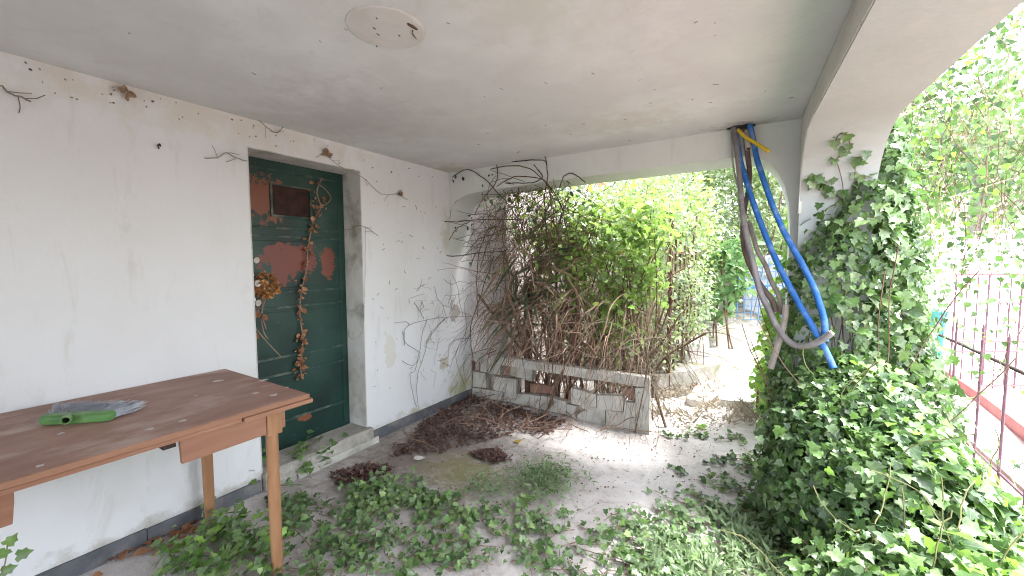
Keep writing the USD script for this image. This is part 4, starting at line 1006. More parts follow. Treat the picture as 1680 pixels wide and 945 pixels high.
for k in range(620):
    c = at(g.normal(868, 44), g.normal(362, 50), 'y', g.uniform(3.2, 3.75))
    tw.append(wander(c, (g.normal(0, 0.7), g.normal(0, 0.3), g.normal(-0.2, 0.8)), g.uniform(0.25, 0.7), 10, g, 0.16, (0, 0, -0.3)))
obj('twigs', tubes(tw[:460], 0.0027, 3, False), 'twig_brown', vine, kind='stuff')
obj('twigs', tubes(tw[460:], 0.0023, 3, False), 'twig_dark', vine, kind='stuff')
pods = []
for u, v in ((742, 293), (745, 286), (757, 287), (690, 350), (691, 360), (693, 368), (689, 361), (747, 372), (751, 376), (806, 284), (812, 288), (721, 417), (838, 310), (792, 300), (767, 372), (772, 355), (840, 330), (846, 326), (770, 352), (775, 365)):
    pods.append(at(u + g.normal(0, 2), v + g.normal(0, 2), 'y', 3.08))
n = len(pods)
V = place(DRY, np.array(pods), np.stack([g.normal(0, 0.4, n), g.normal(0, 0.4, n), -np.ones(n)], -1), g.normal(0, 1, (n, 3)), g.uniform(0.02, 0.045, n))
for i in range(n):
    obj('dead_leaf', (V[i], DRY[1]), 'twig_dark', vine)
# bare feelers over the white wall low down
fee = thing('bare_creeper', 'bare dark creeper twigs spreading low over the white wall', 'creeper')
for q in ([(790, 520), (735, 520), (700, 525), (672, 533), (662, 545), (664, 560), (672, 568), (690, 580), (678, 600), (660, 592)], [(700, 525), (693, 545), (690, 570), (685, 590), (680, 610), (673, 615), (678, 650), (684, 668)],
          [(730, 522), (715, 540), (702, 560), (694, 590), (686, 610), (684, 640), (686, 668)], [(735, 520), (722, 530), (708, 545), (698, 565)], [(770, 555), (750, 557), (737, 565), (736, 585), (720, 592), (718, 592)],
          [(790, 540), (760, 560), (748, 580), (752, 605), (765, 640), (768, 660)], [(695, 523), (688, 510), (680, 497)], [(731, 485), (745, 485), (760, 478), (790, 455)], [(713, 470), (718, 490), (726, 500), (732, 520)],
          [(748, 485), (742, 500), (738, 515)], [(770, 482), (762, 500), (765, 530), (763, 560)], [(648, 530), (665, 528), (672, 533)], [(663, 545), (664, 555), (663, 567)], [(752, 628), (742, 640), (738, 650)], [(690, 512), (692, 495), (696, 505)], [(738, 600), (725, 595)], [(738, 460), (740, 480), (735, 500)],
          [(770, 465), (755, 462), (740, 466), (728, 458)], [(760, 520), (755, 500), (750, 470), (742, 450)]):
    y = 3.3
    s = spline([at(u, v, 'y', y) if at(u, v, 'y', y)[0] > 0.02 else at(u, v, 'x', 0.03) for u, v in q], 18)
    s[:, 0] = np.maximum(s[:, 0], 0.012)
    s = s + g.normal(0, 0.003, s.shape) * [0.3, 1, 1]
    obj('twig', tubes([s], np.linspace(0.0021, 0.001, 18), 4), 'twig_dark' if g.random() < 0.5 else 'twig_brown', fee)
tw = []
for k in range(60):
    c = at(g.uniform(690, 775), g.uniform(460, 620), 'x', 0.03)
    tw.append(wander(c, (0, g.normal(0, 0.8), g.normal(-0.3, 0.7)), g.uniform(0.06, 0.2), 7, g, 0.25, (0, 0, -0.2)) * [0, 1, 1] + [0.02, 0, 0])
obj('twigs', tubes(tw, 0.001, 3, False), 'twig_dark', fee, kind='stuff')

# long strap leaves of a half-dead palm in the thicket
t = thing('strap_leaf_plant', 'half dead palm with dark strap leaves inside the thicket', 'plant')
g = rng(521)
n = 46
for k in range(n):
    c = np.array([0.6, 3.56, 1.2]) + g.normal(0, 1, 3) * [0.06, 0.03, 0.18]
    a = g.uniform(-2.6, 0.9)
    w = wander(c, (math.cos(a) * 0.9, -0.35 + 0.3 * math.sin(a), math.sin(a + 0.8) * 0.7), g.uniform(0.4, 0.8), 8, g, 0.04, (0, 0, -0.25))
    tan = unit(np.gradient(w, axis=0)); sd_ = unit(np.cross(tan, [0.2, -1, 0.3]))
    wd = np.array([0.5, 0.9, 1, 1, 0.9, 0.75, 0.55, 0.3, 0.05])[:, None] * g.uniform(0.009, 0.017)
    Vv = np.vstack([w - sd_ * wd, w + sd_ * wd])
    m = len(w)
    Ff = np.array([[i, i + 1, m + i + 1, m + i] for i in range(m - 1)])
    obj('leaf', (Vv, Ff), 'strap_leaf' if g.random() < 0.7 else 'strap_dry', t, smooth=True)
obj('trunk', tubes([np.array([(0.62, 3.65, 0), (0.6, 3.64, 0.6), (0.62, 3.62, 1.25)])], [np.array([0.05, 0.045, 0.04])], 8), 'twig_brown', t)

# dead twigs strewn over the leaf heap
for k in range(46):
    q, _ = in_poly([(640, 740), (760, 660), (900, 690), (1040, 715), (900, 740), (740, 735)], 1, g)
    a = g.uniform(0, np.pi)
    w = wander((q[0, 0], q[0, 1], 0.05 + 0.03 * g.random()), (math.cos(a), math.sin(a), 0.1), g.uniform(0.25, 0.6), 9, g, 0.12, (0, 0, -0.1))
    w[:, 2] = np.clip(w[:, 2], 0.012, 0.12)
    obj('fallen_twig', tubes([w], np.linspace(0.0035, 0.0018, len(w)), 5), ('twig_pale', 'twig_red')[k % 2], None, False, ('thin pale dry twig strewn over the dark leaf heap', 'thin reddish dry twig strewn over the dark leaf heap')[k % 2], 'twig', 'twigs strewn over the leaf heap')

# ------------------------------------------------------------------ dead vines and cobwebbed knots on the house wall
wall_px = [('dry vine twig sticking out left of the door top', [(335, 260), (355, 259), (370, 250), (385, 258), (404, 264)], 0.004),
           ('dry twig at the upper left edge of the wall', [(0, 140), (15, 152), (35, 160), (50, 166)], 0.005),
           ('long thin dead runner from the door lintel along the wall', [(520, 258), (534, 253), (542, 262), (565, 277), (592, 290), (610, 305), (628, 320), (650, 318), (668, 328)], 0.0028),
           ('short dead runner crossing the right edge of the door', [(548, 378), (572, 377), (586, 370), (600, 373), (612, 380), (620, 387)], 0.0026),
           ('hair-thin dead stem hanging down beside the right door reveal', [(600, 372), (599, 430), (597, 500), (596, 535), (590, 550), (578, 557), (570, 545)], 0.0016),
           ('dead twig on the wall close under the ceiling corner', [(420, 192), (440, 210), (455, 218), (465, 205)], 0.0026),
           ('tiny twig hanging in the middle of the wall near the corner', [(684, 478), (690, 470), (697, 466)], 0.003)]
g = rng(531)
for lab, q, r in wall_px:
    t = thing('dead_vine', lab, 'dead vine')
    s = spline([at(u, v, 'x', 0.02) for u, v in q], 16) + g.normal(0, 0.002, (16, 3))
    s[:, 0] = np.maximum(s[:, 0], 0.006)
    r = r * 0.75
    obj('stem', tubes([s], np.linspace(r, r * 0.6, 16), 5), 'bark_grey' if r > 0.002 else 'twig_brown', t)
    for i in (4, 8, 12):
        w = wander(s[i], (0.02, g.normal(0, 1), g.normal(-0.3, 0.8)), 0.07, 4, g, 0.2)
        w[:, 0] = np.maximum(w[:, 0], 0.006)
        obj('side_twig', tubes([w], r * 0.45, 4), 'twig_brown', t)
for (u, v), lab in (((207, 150), 'dusty dead leaf knot high on the wall left of the door'), ((537, 254), 'dusty dead leaf knot on the lintel above the door'), ((655, 316), 'dusty dead leaf knot on the wall right of the door'), ((262, 239), 'small dark dirt knot on the wall midway to the door')):
    t = thing('dead_leaf_knot', lab, 'dead leaves')
    c = at(u, v, 'x', 0.02)
    for k in range(7):
        V = place(DRY, [c + g.normal(0, 0.008 if u != 262 else 0.003, 3) * [0.5, 1, 1]], [g.normal(0, 1, 3) * [0.2, 1, 1]], [(1, g.normal(0, 0.4), g.normal(0, 0.4))], 0.036 if u != 262 else 0.013)
        V[..., 0] = np.maximum(V[..., 0], 0.004)
        obj('dead_leaf', (V[0], DRY[1]), 'strap_dry' if u != 262 else 'twig_dark', t)
# flakes of peeled paint and clinging bits along the ceiling line
t = thing('wall_debris', 'bits of dead creeper clinging along the wall top under the ceiling', 'debris')
for k in range(55):
    f = g.random()
    u = 10 + 730 * f
    v = 85 + 0.268 * u + np.abs(g.normal(0, 1)) * 22 + 4
    c = at(u, v, 'x', 0.006)
    V = place(DRY, [c], [g.normal(0, 1, 3) * [0.1, 1, 1]], [(1, g.normal(0, 0.5), g.normal(0, 0.5))], g.uniform(0.006, 0.016))
    V[..., 0] = np.maximum(V[..., 0], 0.002)
    obj('bit', (V[0], DRY[1]), 'bark_grey' if g.random() < 0.5 else 'litter_leaf', t)
t = thing('wall_debris', 'small dead suckers stuck to the wall near the far corner', 'debris')
for k in range(46):
    u, v = g.uniform(605, 768), g.uniform(330, 640)
    c = at(u, v, 'x', 0.006)
    w = wander(c, (0, g.normal(0, 1), g.normal(0, 1)), g.uniform(0.01, 0.05), 4, g, 0.35, (0, 0, 0)) * [0, 1, 1] + [0.005, 0, 0]
    obj('bit', tubes([w], 0.0018, 4), 'twig_dark' if g.random() < 0.6 else 'bark_grey', t)
t = thing('wall_debris', 'bits of dirt and dead sucker stuck to the ceiling', 'debris')
for k in range(40):
    u, v = (g.uniform(760, 1330), g.uniform(120, 270)) if k < 26 else (g.uniform(200, 1300), g.uniform(20, 180))
    c = at(u, v, 'z', 2.336)
    if c[1] > 3.1 or c[0] < 0.02 or c[0] > 2.8:
        continue
    w = wander(c, (g.normal(0, 1), g.normal(0, 1), 0), g.uniform(0.006, 0.03), 4, g, 0.35, (0, 0, 0)) * [1, 1, 0] + [0, 0, 2.337]
    obj('bit', tubes([w], g.uniform(0.0008, 0.0016), 4), 'bark_grey' if k % 2 else 'twig_dark', t)

# ------------------------------------------------------------------ dried plants on the door
g = rng(541)
t = thing('dried_vine', 'dried vine with curled orange-brown leaves hanging down the green door', 'dried vine')
q = [(528, 292), (520, 315), (526, 340), (515, 360), (509, 385), (505, 410), (503, 440), (496, 470), (492, 500), (494, 530), (497, 560), (493, 590), (494, 612)]
s = spline([at(u, v, 'x', -0.185) for u, v in q], 60)
obj('stem', tubes([s], 0.0045, 5), 'twig_pale', t)
loop = spline([at(u, v, 'x', -0.18) for u, v in ((520, 300), (535, 312), (543, 325), (535, 335), (522, 340))], 14)
obj('stem', tubes([loop], 0.0035, 5), 'twig_pale', t)
n = 132
fi = np.concatenate([g.uniform(2, 16, 26), g.uniform(14, 59, 62), g.uniform(46, 59.4, 44)])
P = np.stack([np.interp(fi, np.arange(60), s[:, k]) for k in range(3)], -1) + g.normal(0, 1, (n, 3)) * [0.008, 0.016, 0.015]
P[:26] += g.normal(0, 1, (26, 3)) * [0.0, 0.03, 0.03]
P[:, 0] = np.maximum(P[:, 0], -0.2)
V = place(DRY, P, np.stack([g.normal(0.2, 0.5, n), g.normal(0, 1, n), g.normal(-0.5, 0.7, n)], -1), np.stack([np.ones(n), g.normal(0, 0.8, n), g.normal(0, 0.8, n)], -1), g.uniform(0.018, 0.046, n))
V[..., 0] = np.maximum(V[..., 0], -0.2035)
for i in range(n):
    obj('leaf', (V[i], DRY[1]), 'dry_leaf', t)
t = thing('dried_flowers', 'dried hydrangea head with pale seed discs hung on the door edge', 'dried flowers')
c = at(437, 468, 'x', -0.1)
n = 260
d = unit(g.normal(0, 1, (n, 3)))
P = c + d * 0.08 * g.uniform(0.75, 1.0, (n, 1)) * [0.8, 1, 1]
V = place(DRY, P, g.normal(0, 1, (n, 3)), d + g.normal(0, 0.5, (n, 3)), g.uniform(0.018, 0.03, n))
leaves(t, V, DRY[1], ['petal_dry'], 90, 3, 'petal', 'flower_head')
disc = revolve([(0, -0.0006), (0.9, -0.0005), (1.0, 0), (0.9, 0.0005), (0, 0.0006)], 14)
for u, v, r in ((421, 427, 0.021), (413, 452, 0.018), (423, 465, 0.024), (415, 492, 0.02), (424, 497, 0.022)):
    c2 = at(u, v, 'x', -0.07)
    dv = disc.vertices * [r * 0.75, r, 1.0]
    nrm = unit(np.array([1.0, -0.5, 0.1]) + g.normal(0, 0.2, 3)); b = unit(np.cross(nrm, [0, 0.3, 1])); e = np.cross(nrm, b)
    obj('seed_disc', (dv[:, 0:1] * b + dv[:, 1:2] * e + dv[:, 2:3] * nrm + c2, disc.faces), 'honesty_disc', t)
for q in ([(430, 490), (420, 520), (418, 535), (440, 563), (461, 585)], [(432, 490), (429, 520), (433, 545), (440, 556)], [(428, 488), (418, 515), (417, 540)], [(436, 488), (430, 515), (437, 540)]):
    obj('stem', tubes([spline([at(u, v, 'x', -0.12) for u, v in q], 12)], 0.0032, 5), 'twig_pale', t)
V = place(DRY, [at(u, v, 'x', -0.1) for u, v in ((417, 545), (432, 515), (420, 510))], [(0, 0.3, -1)] * 3, [(1, 0, 0)] * 3, 0.05)
for i in range(3):
    obj('dry_leaf', (V[i], DRY[1]), 'dry_leaf', t)

# ------------------------------------------------------------------ the garden beyond the far arch
# slab and steps climbing to the back


def stone_slab(name, label, poly, z0, z1, mat, seed):
    p = sg.Polygon(poly).buffer(-0.08).buffer(0.08)
    m = extrude(p, 'z', z0, z1)
    m = m.subdivide_to_size(0.15)
    m.vertices += 0.022 * (np.stack([meshkit.fbm(m.vertices * 5 + 7 * k, 3, seed) for k in range(3)], -1) - 0.5)
    obj(name, m, mat, None, 35, label, 'garden step')


fp = lambda u, v, z: at(u, v, 'z', z)[:2]
stone_slab('garden_step', 'lowest pale garden slab bright in the daylight outside the arch', [fp(1120, 660, .07), fp(1160, 612, .07), fp(1250, 596, .07), fp(1330, 610, .07), fp(1330, 640, .07), fp(1240, 662, .07), fp(1180, 655, .07)], -0.1, 0.07, 'slab_stone', 1)
stone_slab('garden_step', 'second garden step with a rounded end above the bright slab', [fp(1060, 585, .24), fp(1120, 575, .24), fp(1180, 570, .24), fp(1204, 573, .24), fp(1206, 584, .24), fp(1180, 597, .24), fp(1120, 610, .24), fp(1060, 620, .24)], -0.05, 0.24, 'step_stone', 2)
stone_slab('garden_step', 'third garden step half hidden under the shrubs', [fp(1060, 556, .42), fp(1120, 552, .42), fp(1162, 550, .42), fp(1164, 562, .42), fp(1120, 570, .42), fp(1060, 576, .42)], 0.0, 0.42, 'step_stone', 3)
t = thing('stone_post', 'short rough stone post at the top of the garden steps', 'post')
c = at(1166, 548, 'y', 7.2)
m = box(c[0] - 0.09, c[0] + 0.09, 7.15, 7.35, 0.1, 0.86).subdivide().subdivide().subdivide()
m.vertices += 0.04 * (np.stack([meshkit.fbm(m.vertices * 7 + 9 * k, 3, 4) for k in range(3)], -1) - 0.5)
obj('post', m, 'step_stone', t, smooth=40)
t = thing('log', 'dark rotten log lying at the edge of the bright slab', 'log')
obj('log', tubes([spline([at(1125, 630, 'z', 0.05), at(1150, 640, 'z', 0.04), at(1180, 652, 'z', 0.03)], 8)], 0.035, 8), 'twig_brown', t)

# rusty gate standing open, seen almost edge-on
t = thing('iron_gate', 'rusty iron garden gate standing open, half swallowed by shrubs', 'gate')
A, B = np.array([1.815, 4.6]), at(1138, 560, 'y', 5.75)[:2]
obj('post', rbox(A[0] - 0.022, A[0] + 0.022, A[1] - 0.022, A[1] + 0.022, 0.0, 2.03, 0.003), 'rust_iron', t)
for k in range(1, 7):
    c = A + (B - A) * k / 6
    obj('bar', rbox(c[0] - 0.011, c[0] + 0.011, c[1] - 0.011, c[1] + 0.011, 0.12, 1.72 - 0.02 * k, 0.002), 'rust_iron', t)
for z in (0.2, 1.0, 1.55):
    obj('rail', tubes([[(A[0], A[1], z), (B[0], B[1], z)]], 0.012, 4), 'rust_iron', t)


def shrub(name, label, cat, blobs, n, size, mats, tpl, seed, parts=0, jitter=0.18, inner=0.45, group=None, stems=10, base=None, zmin=0.0, up=0.6, hang=0.2):
    g = rng(seed)
    t = thing(name, label, cat, group)
    P, N = on_blobs(blobs, n, g, jitter, zmin, inner)
    k = meshkit.fbm(P * 3.2, 3, seed) > 0.36                      # gaps between clumps
    P, N = P[k], N[k]
    nrm = unit(N * 0.5 + [0, 0, up] + g.normal(0, 0.45, P.shape))
    tip = N * 0.7 + [0, 0, -hang] + g.normal(0, 0.6, P.shape)
    V = place(tpl, P, tip, nrm, g.uniform(size[0], size[1], len(P)))
    leaves(t, V, tpl[1], mats, parts, seed)
    if stems:
        L = []
        for i in range(stems):
            c, r = blobs[g.integers(0, len(blobs))]
            b = np.array(base if base is not None else (c[0], c[1], 0.0)) + g.normal(0, 0.12, 3) * [1, 1, 0]
            e = np.array(c) + g.normal(0, 0.45, 3) * np.array(r)
            m = (b + e) / 2 + g.normal(0, 0.1, 3)
            L.append(spline([b, m, e], 10))
        for w in L[:6]:
            obj('stem', tubes([w], np.linspace(0.013, 0.004, 10), 5), 'twig_brown', t)
        if L[6:]:
            obj('twigs', tubes(L[6:], 0.005, 4, False), 'twig_brown', t, kind='stuff')
    return t


main_creeper = shrub('creeper_plant', 'bright green creeper spilling over the thicket under the arch', 'creeper',
      [((0.95, 3.68, 1.75), (0.36, 0.16, 0.34)), ((1.28, 3.72, 1.6), (0.36, 0.2, 0.48)), ((1.55, 3.8, 1.25), (0.3, 0.2, 0.5)), ((1.65, 3.95, 1.8), (0.35, 0.25, 0.35)), ((0.95, 3.6, 1.35), (0.3, 0.12, 0.35)), ((1.5, 3.68, 0.95), (0.28, 0.12, 0.35)), ((1.75, 3.75, 1.5), (0.22, 0.15, 0.5))], 4200, (0.025, 0.068), ['creeper_leaf', 'shrub_leaf', 'ivy_leaf_bright', 'creeper_leaf'], LOBED, 601, 260, 0.3, 0.6, stems=60)
t2 = thing('creeper_plant', 'dark green leaves among the dead stems below the beam', 'creeper')
g = rng(603)
n = 460
P = np.array([at(g.normal(885, 50), g.normal(350, 58), 'y', g.uniform(3.35, 3.8)) for _ in range(n)])
V = place(OVATE, P, g.normal(0, 0.6, (n, 3)) + [0, 0, -0.7], g.normal(0, 0.5, (n, 3)) + [0.2, -0.6, 0.6], g.uniform(0.035, 0.075, n))
leaves(t2, V, OVATE[1], ['ivy_leaf', 'creeper_leaf', 'ivy_leaf_dark'], 130, 7)
g = rng(604)
for u, v in ((985, 355), (1000, 363), (1035, 352), (1020, 410), (1150, 345), (990, 300), (965, 305), (975, 360), (1055, 335), (905, 370), (960, 405)):
    V = place(LOBED, [at(u, v, 'y', 3.72)], [g.normal(0, 0.6, 3) + [0, 0, -0.5]], [(0.1, -0.8, 0.6)], g.uniform(0.05, 0.09))
    obj('leaf', (V[0], LOBED[1]), 'yellow_leaf' if g.random() < 0.75 else 'dry_leaf', main_creeper, smooth=True, label='yellowed creeper leaf')

shrub('hedge_shrub', 'leafy pale shrub wrapping the rusty gate', 'shrub', [((1.75, 4.9, 1.5), (0.3, 0.4, 0.6)), ((1.95, 5.2, 1.0), (0.22, 0.4, 0.5)), ((1.7, 4.7, 0.7), (0.22, 0.25, 0.55)), ((1.62, 4.6, 1.9), (0.4, 0.35, 0.4))], 4200, (0.03, 0.06), ['shrub_leaf', 'shrub_leaf_pale'], OVATE, 611, 60, 0.2, 0.5, stems=30, group='shrubs above the garden path')
shrub('hedge_shrub', 'tall light green shrub behind the creeper left of the gate', 'shrub', [((1.0, 5.6, 1.6), (0.8, 0.6, 1.0)), ((0.9, 5.2, 0.7), (0.7, 0.4, 0.6)), ((1.5, 5.9, 2.1), (0.6, 0.6, 0.7))], 9500, (0.04, 0.085), ['shrub_leaf', 'shrub_leaf_pale', 'creeper_leaf'], OVATE, 612, 30, 0.15, 0.4, stems=22, group='shrubs above the garden path')
shrub('hedge_shrub', 'high pale hedge rising at the top of the garden steps', 'shrub', [((2.0, 8.3, 2.2), (0.9, 0.8, 1.3)), ((1.2, 7.9, 2.4), (0.9, 0.8, 1.3)), ((2.9, 8.9, 2.3), (0.75, 0.7, 1.3)), ((2.3, 8.0, 3.4), (0.9, 0.7, 0.7))], 17000, (0.05, 0.1), ['shrub_leaf', 'shrub_leaf_pale', 'shrub_leaf'], OVATE, 613, 20, 0.15, 0.4, stems=22, group='shrubs above the garden path')
shrub('hedge_shrub', 'darker leafy bush beside the upper step', 'shrub', [((1.75, 6.6, 1.2), (0.35, 0.5, 0.9)), ((1.6, 7.0, 1.8), (0.5, 0.5, 0.7))], 3200, (0.04, 0.075), ['shrub_leaf', 'creeper_leaf', 'shrub_leaf_pale'], OVATE, 614, 20, 0.18, 0.4, stems=12, group='shrubs above the garden path')
shrub('hydrangea_bush', 'bush with large rounded green leaves beside the blue wire fence', 'shrub', [((2.2, 6.7, 1.25), (0.27, 0.25, 0.38)), ((2.35, 6.8, 1.55), (0.22, 0.22, 0.25)), ((2.1, 6.7, 0.85), (0.2, 0.2, 0.25))], 520, (0.09, 0.15), ['hydrangea_leaf'], OVATE, 615, 120, 0.15, 0.35, stems=3)
shrub('ivy_bush', 'sunlit yellow-green ivy growing behind the pillar by the slab', 'ivy', [((2.93, 4.0, 0.75), (0.26, 0.32, 0.75)), ((3.0, 3.85, 1.5), (0.2, 0.25, 0.5)), ((2.85, 4.5, 0.35), (0.22, 0.4, 0.4))], 2400, (0.05, 0.09), ['ivy_leaf_bright', 'creeper_leaf'], IVY2, 616, 180, 0.15, 0.4, stems=5)
for lab, bl in (('pale broad tree far behind the left end of the hedge', [((-1.0, 10.5, 2.6), (2.2, 1.4, 2.2))]), ('pale tree far behind the middle of the hedge', [((1.2, 11.5, 3.0), (2.0, 1.5, 2.2))]), ('smaller pale tree far behind the right end of the hedge', [((3.4, 12.3, 2.6), (1.3, 1.4, 1.9))])):
    g = rng(617 + int(bl[0][0][1] * 10))
    t = thing('garden_tree', lab, 'tree', 'trees behind the hedge')
    c = np.array(bl[0][0])
    obj('trunk', tubes([spline([c * [1, 1, 0] + [0, 0, 1.2], c * [1, 1, 0.7], c + [0.1, 0, 0.8]], 10)], np.linspace(0.12, 0.04, 10), 8), 'bark_grey', t)
    P, N = on_blobs(bl, 8500, g, 0.12, 0.5, 0.35)
    k = meshkit.fbm(P * 2.2, 3, 5) > 0.4
    P, N = P[k], N[k]
    V = place(OVATE, P, N * 0.7 + g.normal(0, 0.6, P.shape), N * 0.5 + [0, 0, 0.6] + g.normal(0, 0.45, P.shape), g.uniform(0.09, 0.16, len(P)))
    obj('crown', merged(V, OVATE[1]), 'shrub_leaf_pale', t, smooth=True)
# weeds round the steps
g = rng(620)
q, _ = in_poly([(1070, 690), (1075, 640), (1110, 630), (1160, 640), (1150, 600), (1210, 575), (1225, 600), (1180, 660), (1240, 670), (1245, 700), (1120, 700)], 2600, g)
P = np.column_stack([q, 0.0 + 0.09 * g.random(len(q))])
keep = meshkit.fbm(P * 5, 2, 8) > 0.45
V = place(NARROW, P, np.stack([g.normal(0, 0.6, len(q)), g.normal(0, 0.6, len(q)), g.uniform(0.2, 1, len(q))], -1), np.stack([g.normal(0, 1, len(q)), g.normal(-0.5, 1, len(q)), 0.5 + 0 * q[:, 0]], -1), g.uniform(0.04, 0.09, len(q)))
obj('grass', merged(V[keep], NARROW[1]), 'straw', None, True, 'dry pale grass and weeds around the slab and gate foot', 'grass', kind='stuff')

# grey wall with a blue wire fence at the top of the path
t = thing('boundary_wall', 'blue-grey wall behind the wire fence at the path end', 'wall')
obj('wall', rbox(2.35, 3.3, 8.0, 8.12, 0.2, 1.55, 0.01), 'grey_wall', t)
t = thing('wire_fence', 'blue wire mesh fence leaning at the end of the path', 'fence')
o, w_ = at(1215, 540, 'y', 7.6), at(1188, 445, 'y', 7.6)
for k in range(9):
    x = 2.28 + 0.1 * k
    obj('wire', tubes([[(x, 7.6, 0.4), (x + 0.02, 7.62, 1.45)]], 0.007, 4), 'blue_wire', t)
for k in range(9):
    z = 0.5 + 0.11 * k
    obj('wire', tubes([[(2.25, 7.61, z), (3.15, 7.6, z + 0.03)]], 0.006, 4), 'blue_wire', t)
obj('rail', tubes([[(2.25, 7.58, 0.98), (2.75, 7.56, 1.08)]], 0.02, 6), 'blue_wire', t)

# ------------------------------------------------------------------ the street side: pickets, ramp, gate, white house
pk = thing('picket_fence', 'thin rusty purple iron pickets standing beyond the ivy mound', 'fence')
px_top = [(1557, 522), (1597, 530), (1637, 546)]
ys = [4.67, 4.19, 3.82, 3.5]
for k, y in enumerate(ys):
    top = at(*px_top[k], 'y', y)[2] if k < 3 else 0.98
    obj('picket', tubes([[(4.004, y, 0.0), (4.004, y, top - 0.03), (4.004, y, top)]], [np.array([0.0075, 0.0075, 0.002])], 6), 'purple_iron', pk)
obj('handrail', tubes([[(4.03, 5.3, 0.79), (4.03, 4.6, 0.79), (4.02, 2.4, 0.78)]], 0.011, 8), 'twig_dark', pk, smooth=60)
obj('base_rail', tubes([[(4.004, 5.1, 0.1), (4.004, 2.5, 0.1)]], 0.009, 6), 'purple_iron', pk)
drive = np.array([(4.15, -6), (9.5, -6), (9.5, 12), (4.15, 12)], float)
obj('driveway', extrude(sg.Polygon(drive), 'z', -0.08, -0.012), 'driveway_pink', kind='structure')
ramp = sg.Polygon([fp(1540, 600, 0), fp(1565, 605, 0), fp(1680, 730, 0), fp(1720, 800, 0), fp(1690, 800, 0), fp(1560, 660, 0)])
obj('ramp', extrude(ramp, 'z', -0.03, -0.006), 'ramp_white', kind='structure')
t = thing('kerb_wall', 'low red painted kerb wall running along the ramp', 'kerb')
ka, kb, kc = fp(1555, 612, 0.05), fp(1620, 655, 0.05), fp(1720, 730, 0.05)
kw = sg.LineString([ka, kb, kc]).buffer(0.06, cap_style=2)
obj('kerb', extrude(kw, 'z', -0.05, 0.1), 'kerb_red', t)
gate = thing('street_gate', 'white-backed iron gate with pink rails and scrolls beyond the ramp', 'gate')
Rg = np.array([math.cos(YAW), math.sin(YAW), 0.0])
gp = lambda u, v, dep: EYE + ray(u, v) * dep
O = gp(1570, 450, 4.6); O2 = gp(1760, 450, 4.6)
du = unit((O2 - O) * [1, 1, 0]); W = np.linalg.norm(O2 - O)
zt, zm, zm2, zb = gp(1600, 450, 4.6)[2], gp(1600, 562, 4.6)[2], gp(1600, 579, 4.6)[2], -0.04
gpt = lambda s, z: O * [1, 1, 0] + du * s + [0, 0, z]
for z, r in ((zt, 0.011), (zm, 0.012), (zm2, 0.01), (0.02, 0.012)):
    obj('rail', tubes([[gpt(-0.02, z), gpt(W, z)]], r, 6), 'gate_rail', gate)
nb = int(W / 0.125)
for k in range(nb + 1):
    s = k * 0.125
    obj('bar', tubes([[gpt(s, zb), gpt(s, zt)]], 0.0058 if k % 3 else 0.009, 5), 'gate_bar', gate)
for s in (0.55, 0.68):
    for z, d in ((0.95, 1), (0.75, -1)):
        an = np.linspace(0, 4.2, 18)
        rr = 0.055 * (1 - an / 6.0)
        obj('scroll', tubes([np.array([gpt(s + d * (0.0 + r * math.cos(a)), z + r * math.sin(a)) for a, r in zip(an, rr)])], 0.006, 5), 'gate_bar', gate)
wn = np.array([-du[1], du[0], 0.0])
hs = thing('white_garden_wall', 'white rendered garden wall behind the street gate', 'wall')
base = gpt(-0.25, 0) + wn * 1.4


def wall_strip(s0, s1, th, z0, z1, off=0.0, at_=None):
    o = base if at_ is None else at_
    q = np.array([o + du * s0 - wn * off, o + du * s1 - wn * off, o + du * s1 + wn * th, o + du * s0 + wn * th])[:, :2]
    return extrude(sg.Polygon(q), 'z', z0, z1)


obj('wall', wall_strip(0, 7, 0.2, -0.1, 1.78), 'white_paint', hs)
obj('coping', wall_strip(-0.03, 7.03, 0.23, 1.781, 1.83, 0.03), 'coping_concrete', hs)
oh = thing('ochre_house', 'pale ochre house with tiled roof far beyond the hanging creeper', 'house')
ob = gp(1540, 430, 13.0) * [1, 1, 0]
obj('wall', wall_strip(0, 5.5, 5.0, -0.1, 5.2, 0, ob), 'ochre_render', oh)
obj('roof', wall_strip(-0.4, 5.9, 5.4, 5.21, 5.4, 0.4, ob), 'roof_tile', oh)
for s_ in (0.9, 3.0, 4.6):
    for z_ in (1.0, 3.4):
        wf = obj('window', wall_strip(s_ - 0.5, s_ + 0.5, 0.02, z_, z_ + 1.3, 0.03, ob), 'white_paint', oh)
        obj('pane', wall_strip(s_ - 0.4, s_ + 0.4, 0.02, z_ + 0.1, z_ + 1.2, 0.045, ob), 'window_glass_dark', wf)
t = thing('waste_bin', 'teal plastic bin half hidden by ivy beside the street gate', 'bin')
c = gp(1530, 540, 6.0)
bz = gp(1546, 512, 6.0)[2]
prof_b = [(0, 0.0), (0.11, 0.0), (0.135, bz - 0.06), (0.15, bz - 0.05), (0.15, bz), (0, bz)]
obj('body', revolve(prof_b, 18, (c[0], c[1], -0.01)), 'teal_plastic', t, smooth=40)
obj('lid', revolve([(0, bz + 0.002), (0.158, bz + 0.002), (0.158, bz + 0.03), (0.08, bz + 0.06), (0, bz + 0.075)], 18, (c[0], c[1], -0.01)), 'teal_plastic', t, smooth=40)

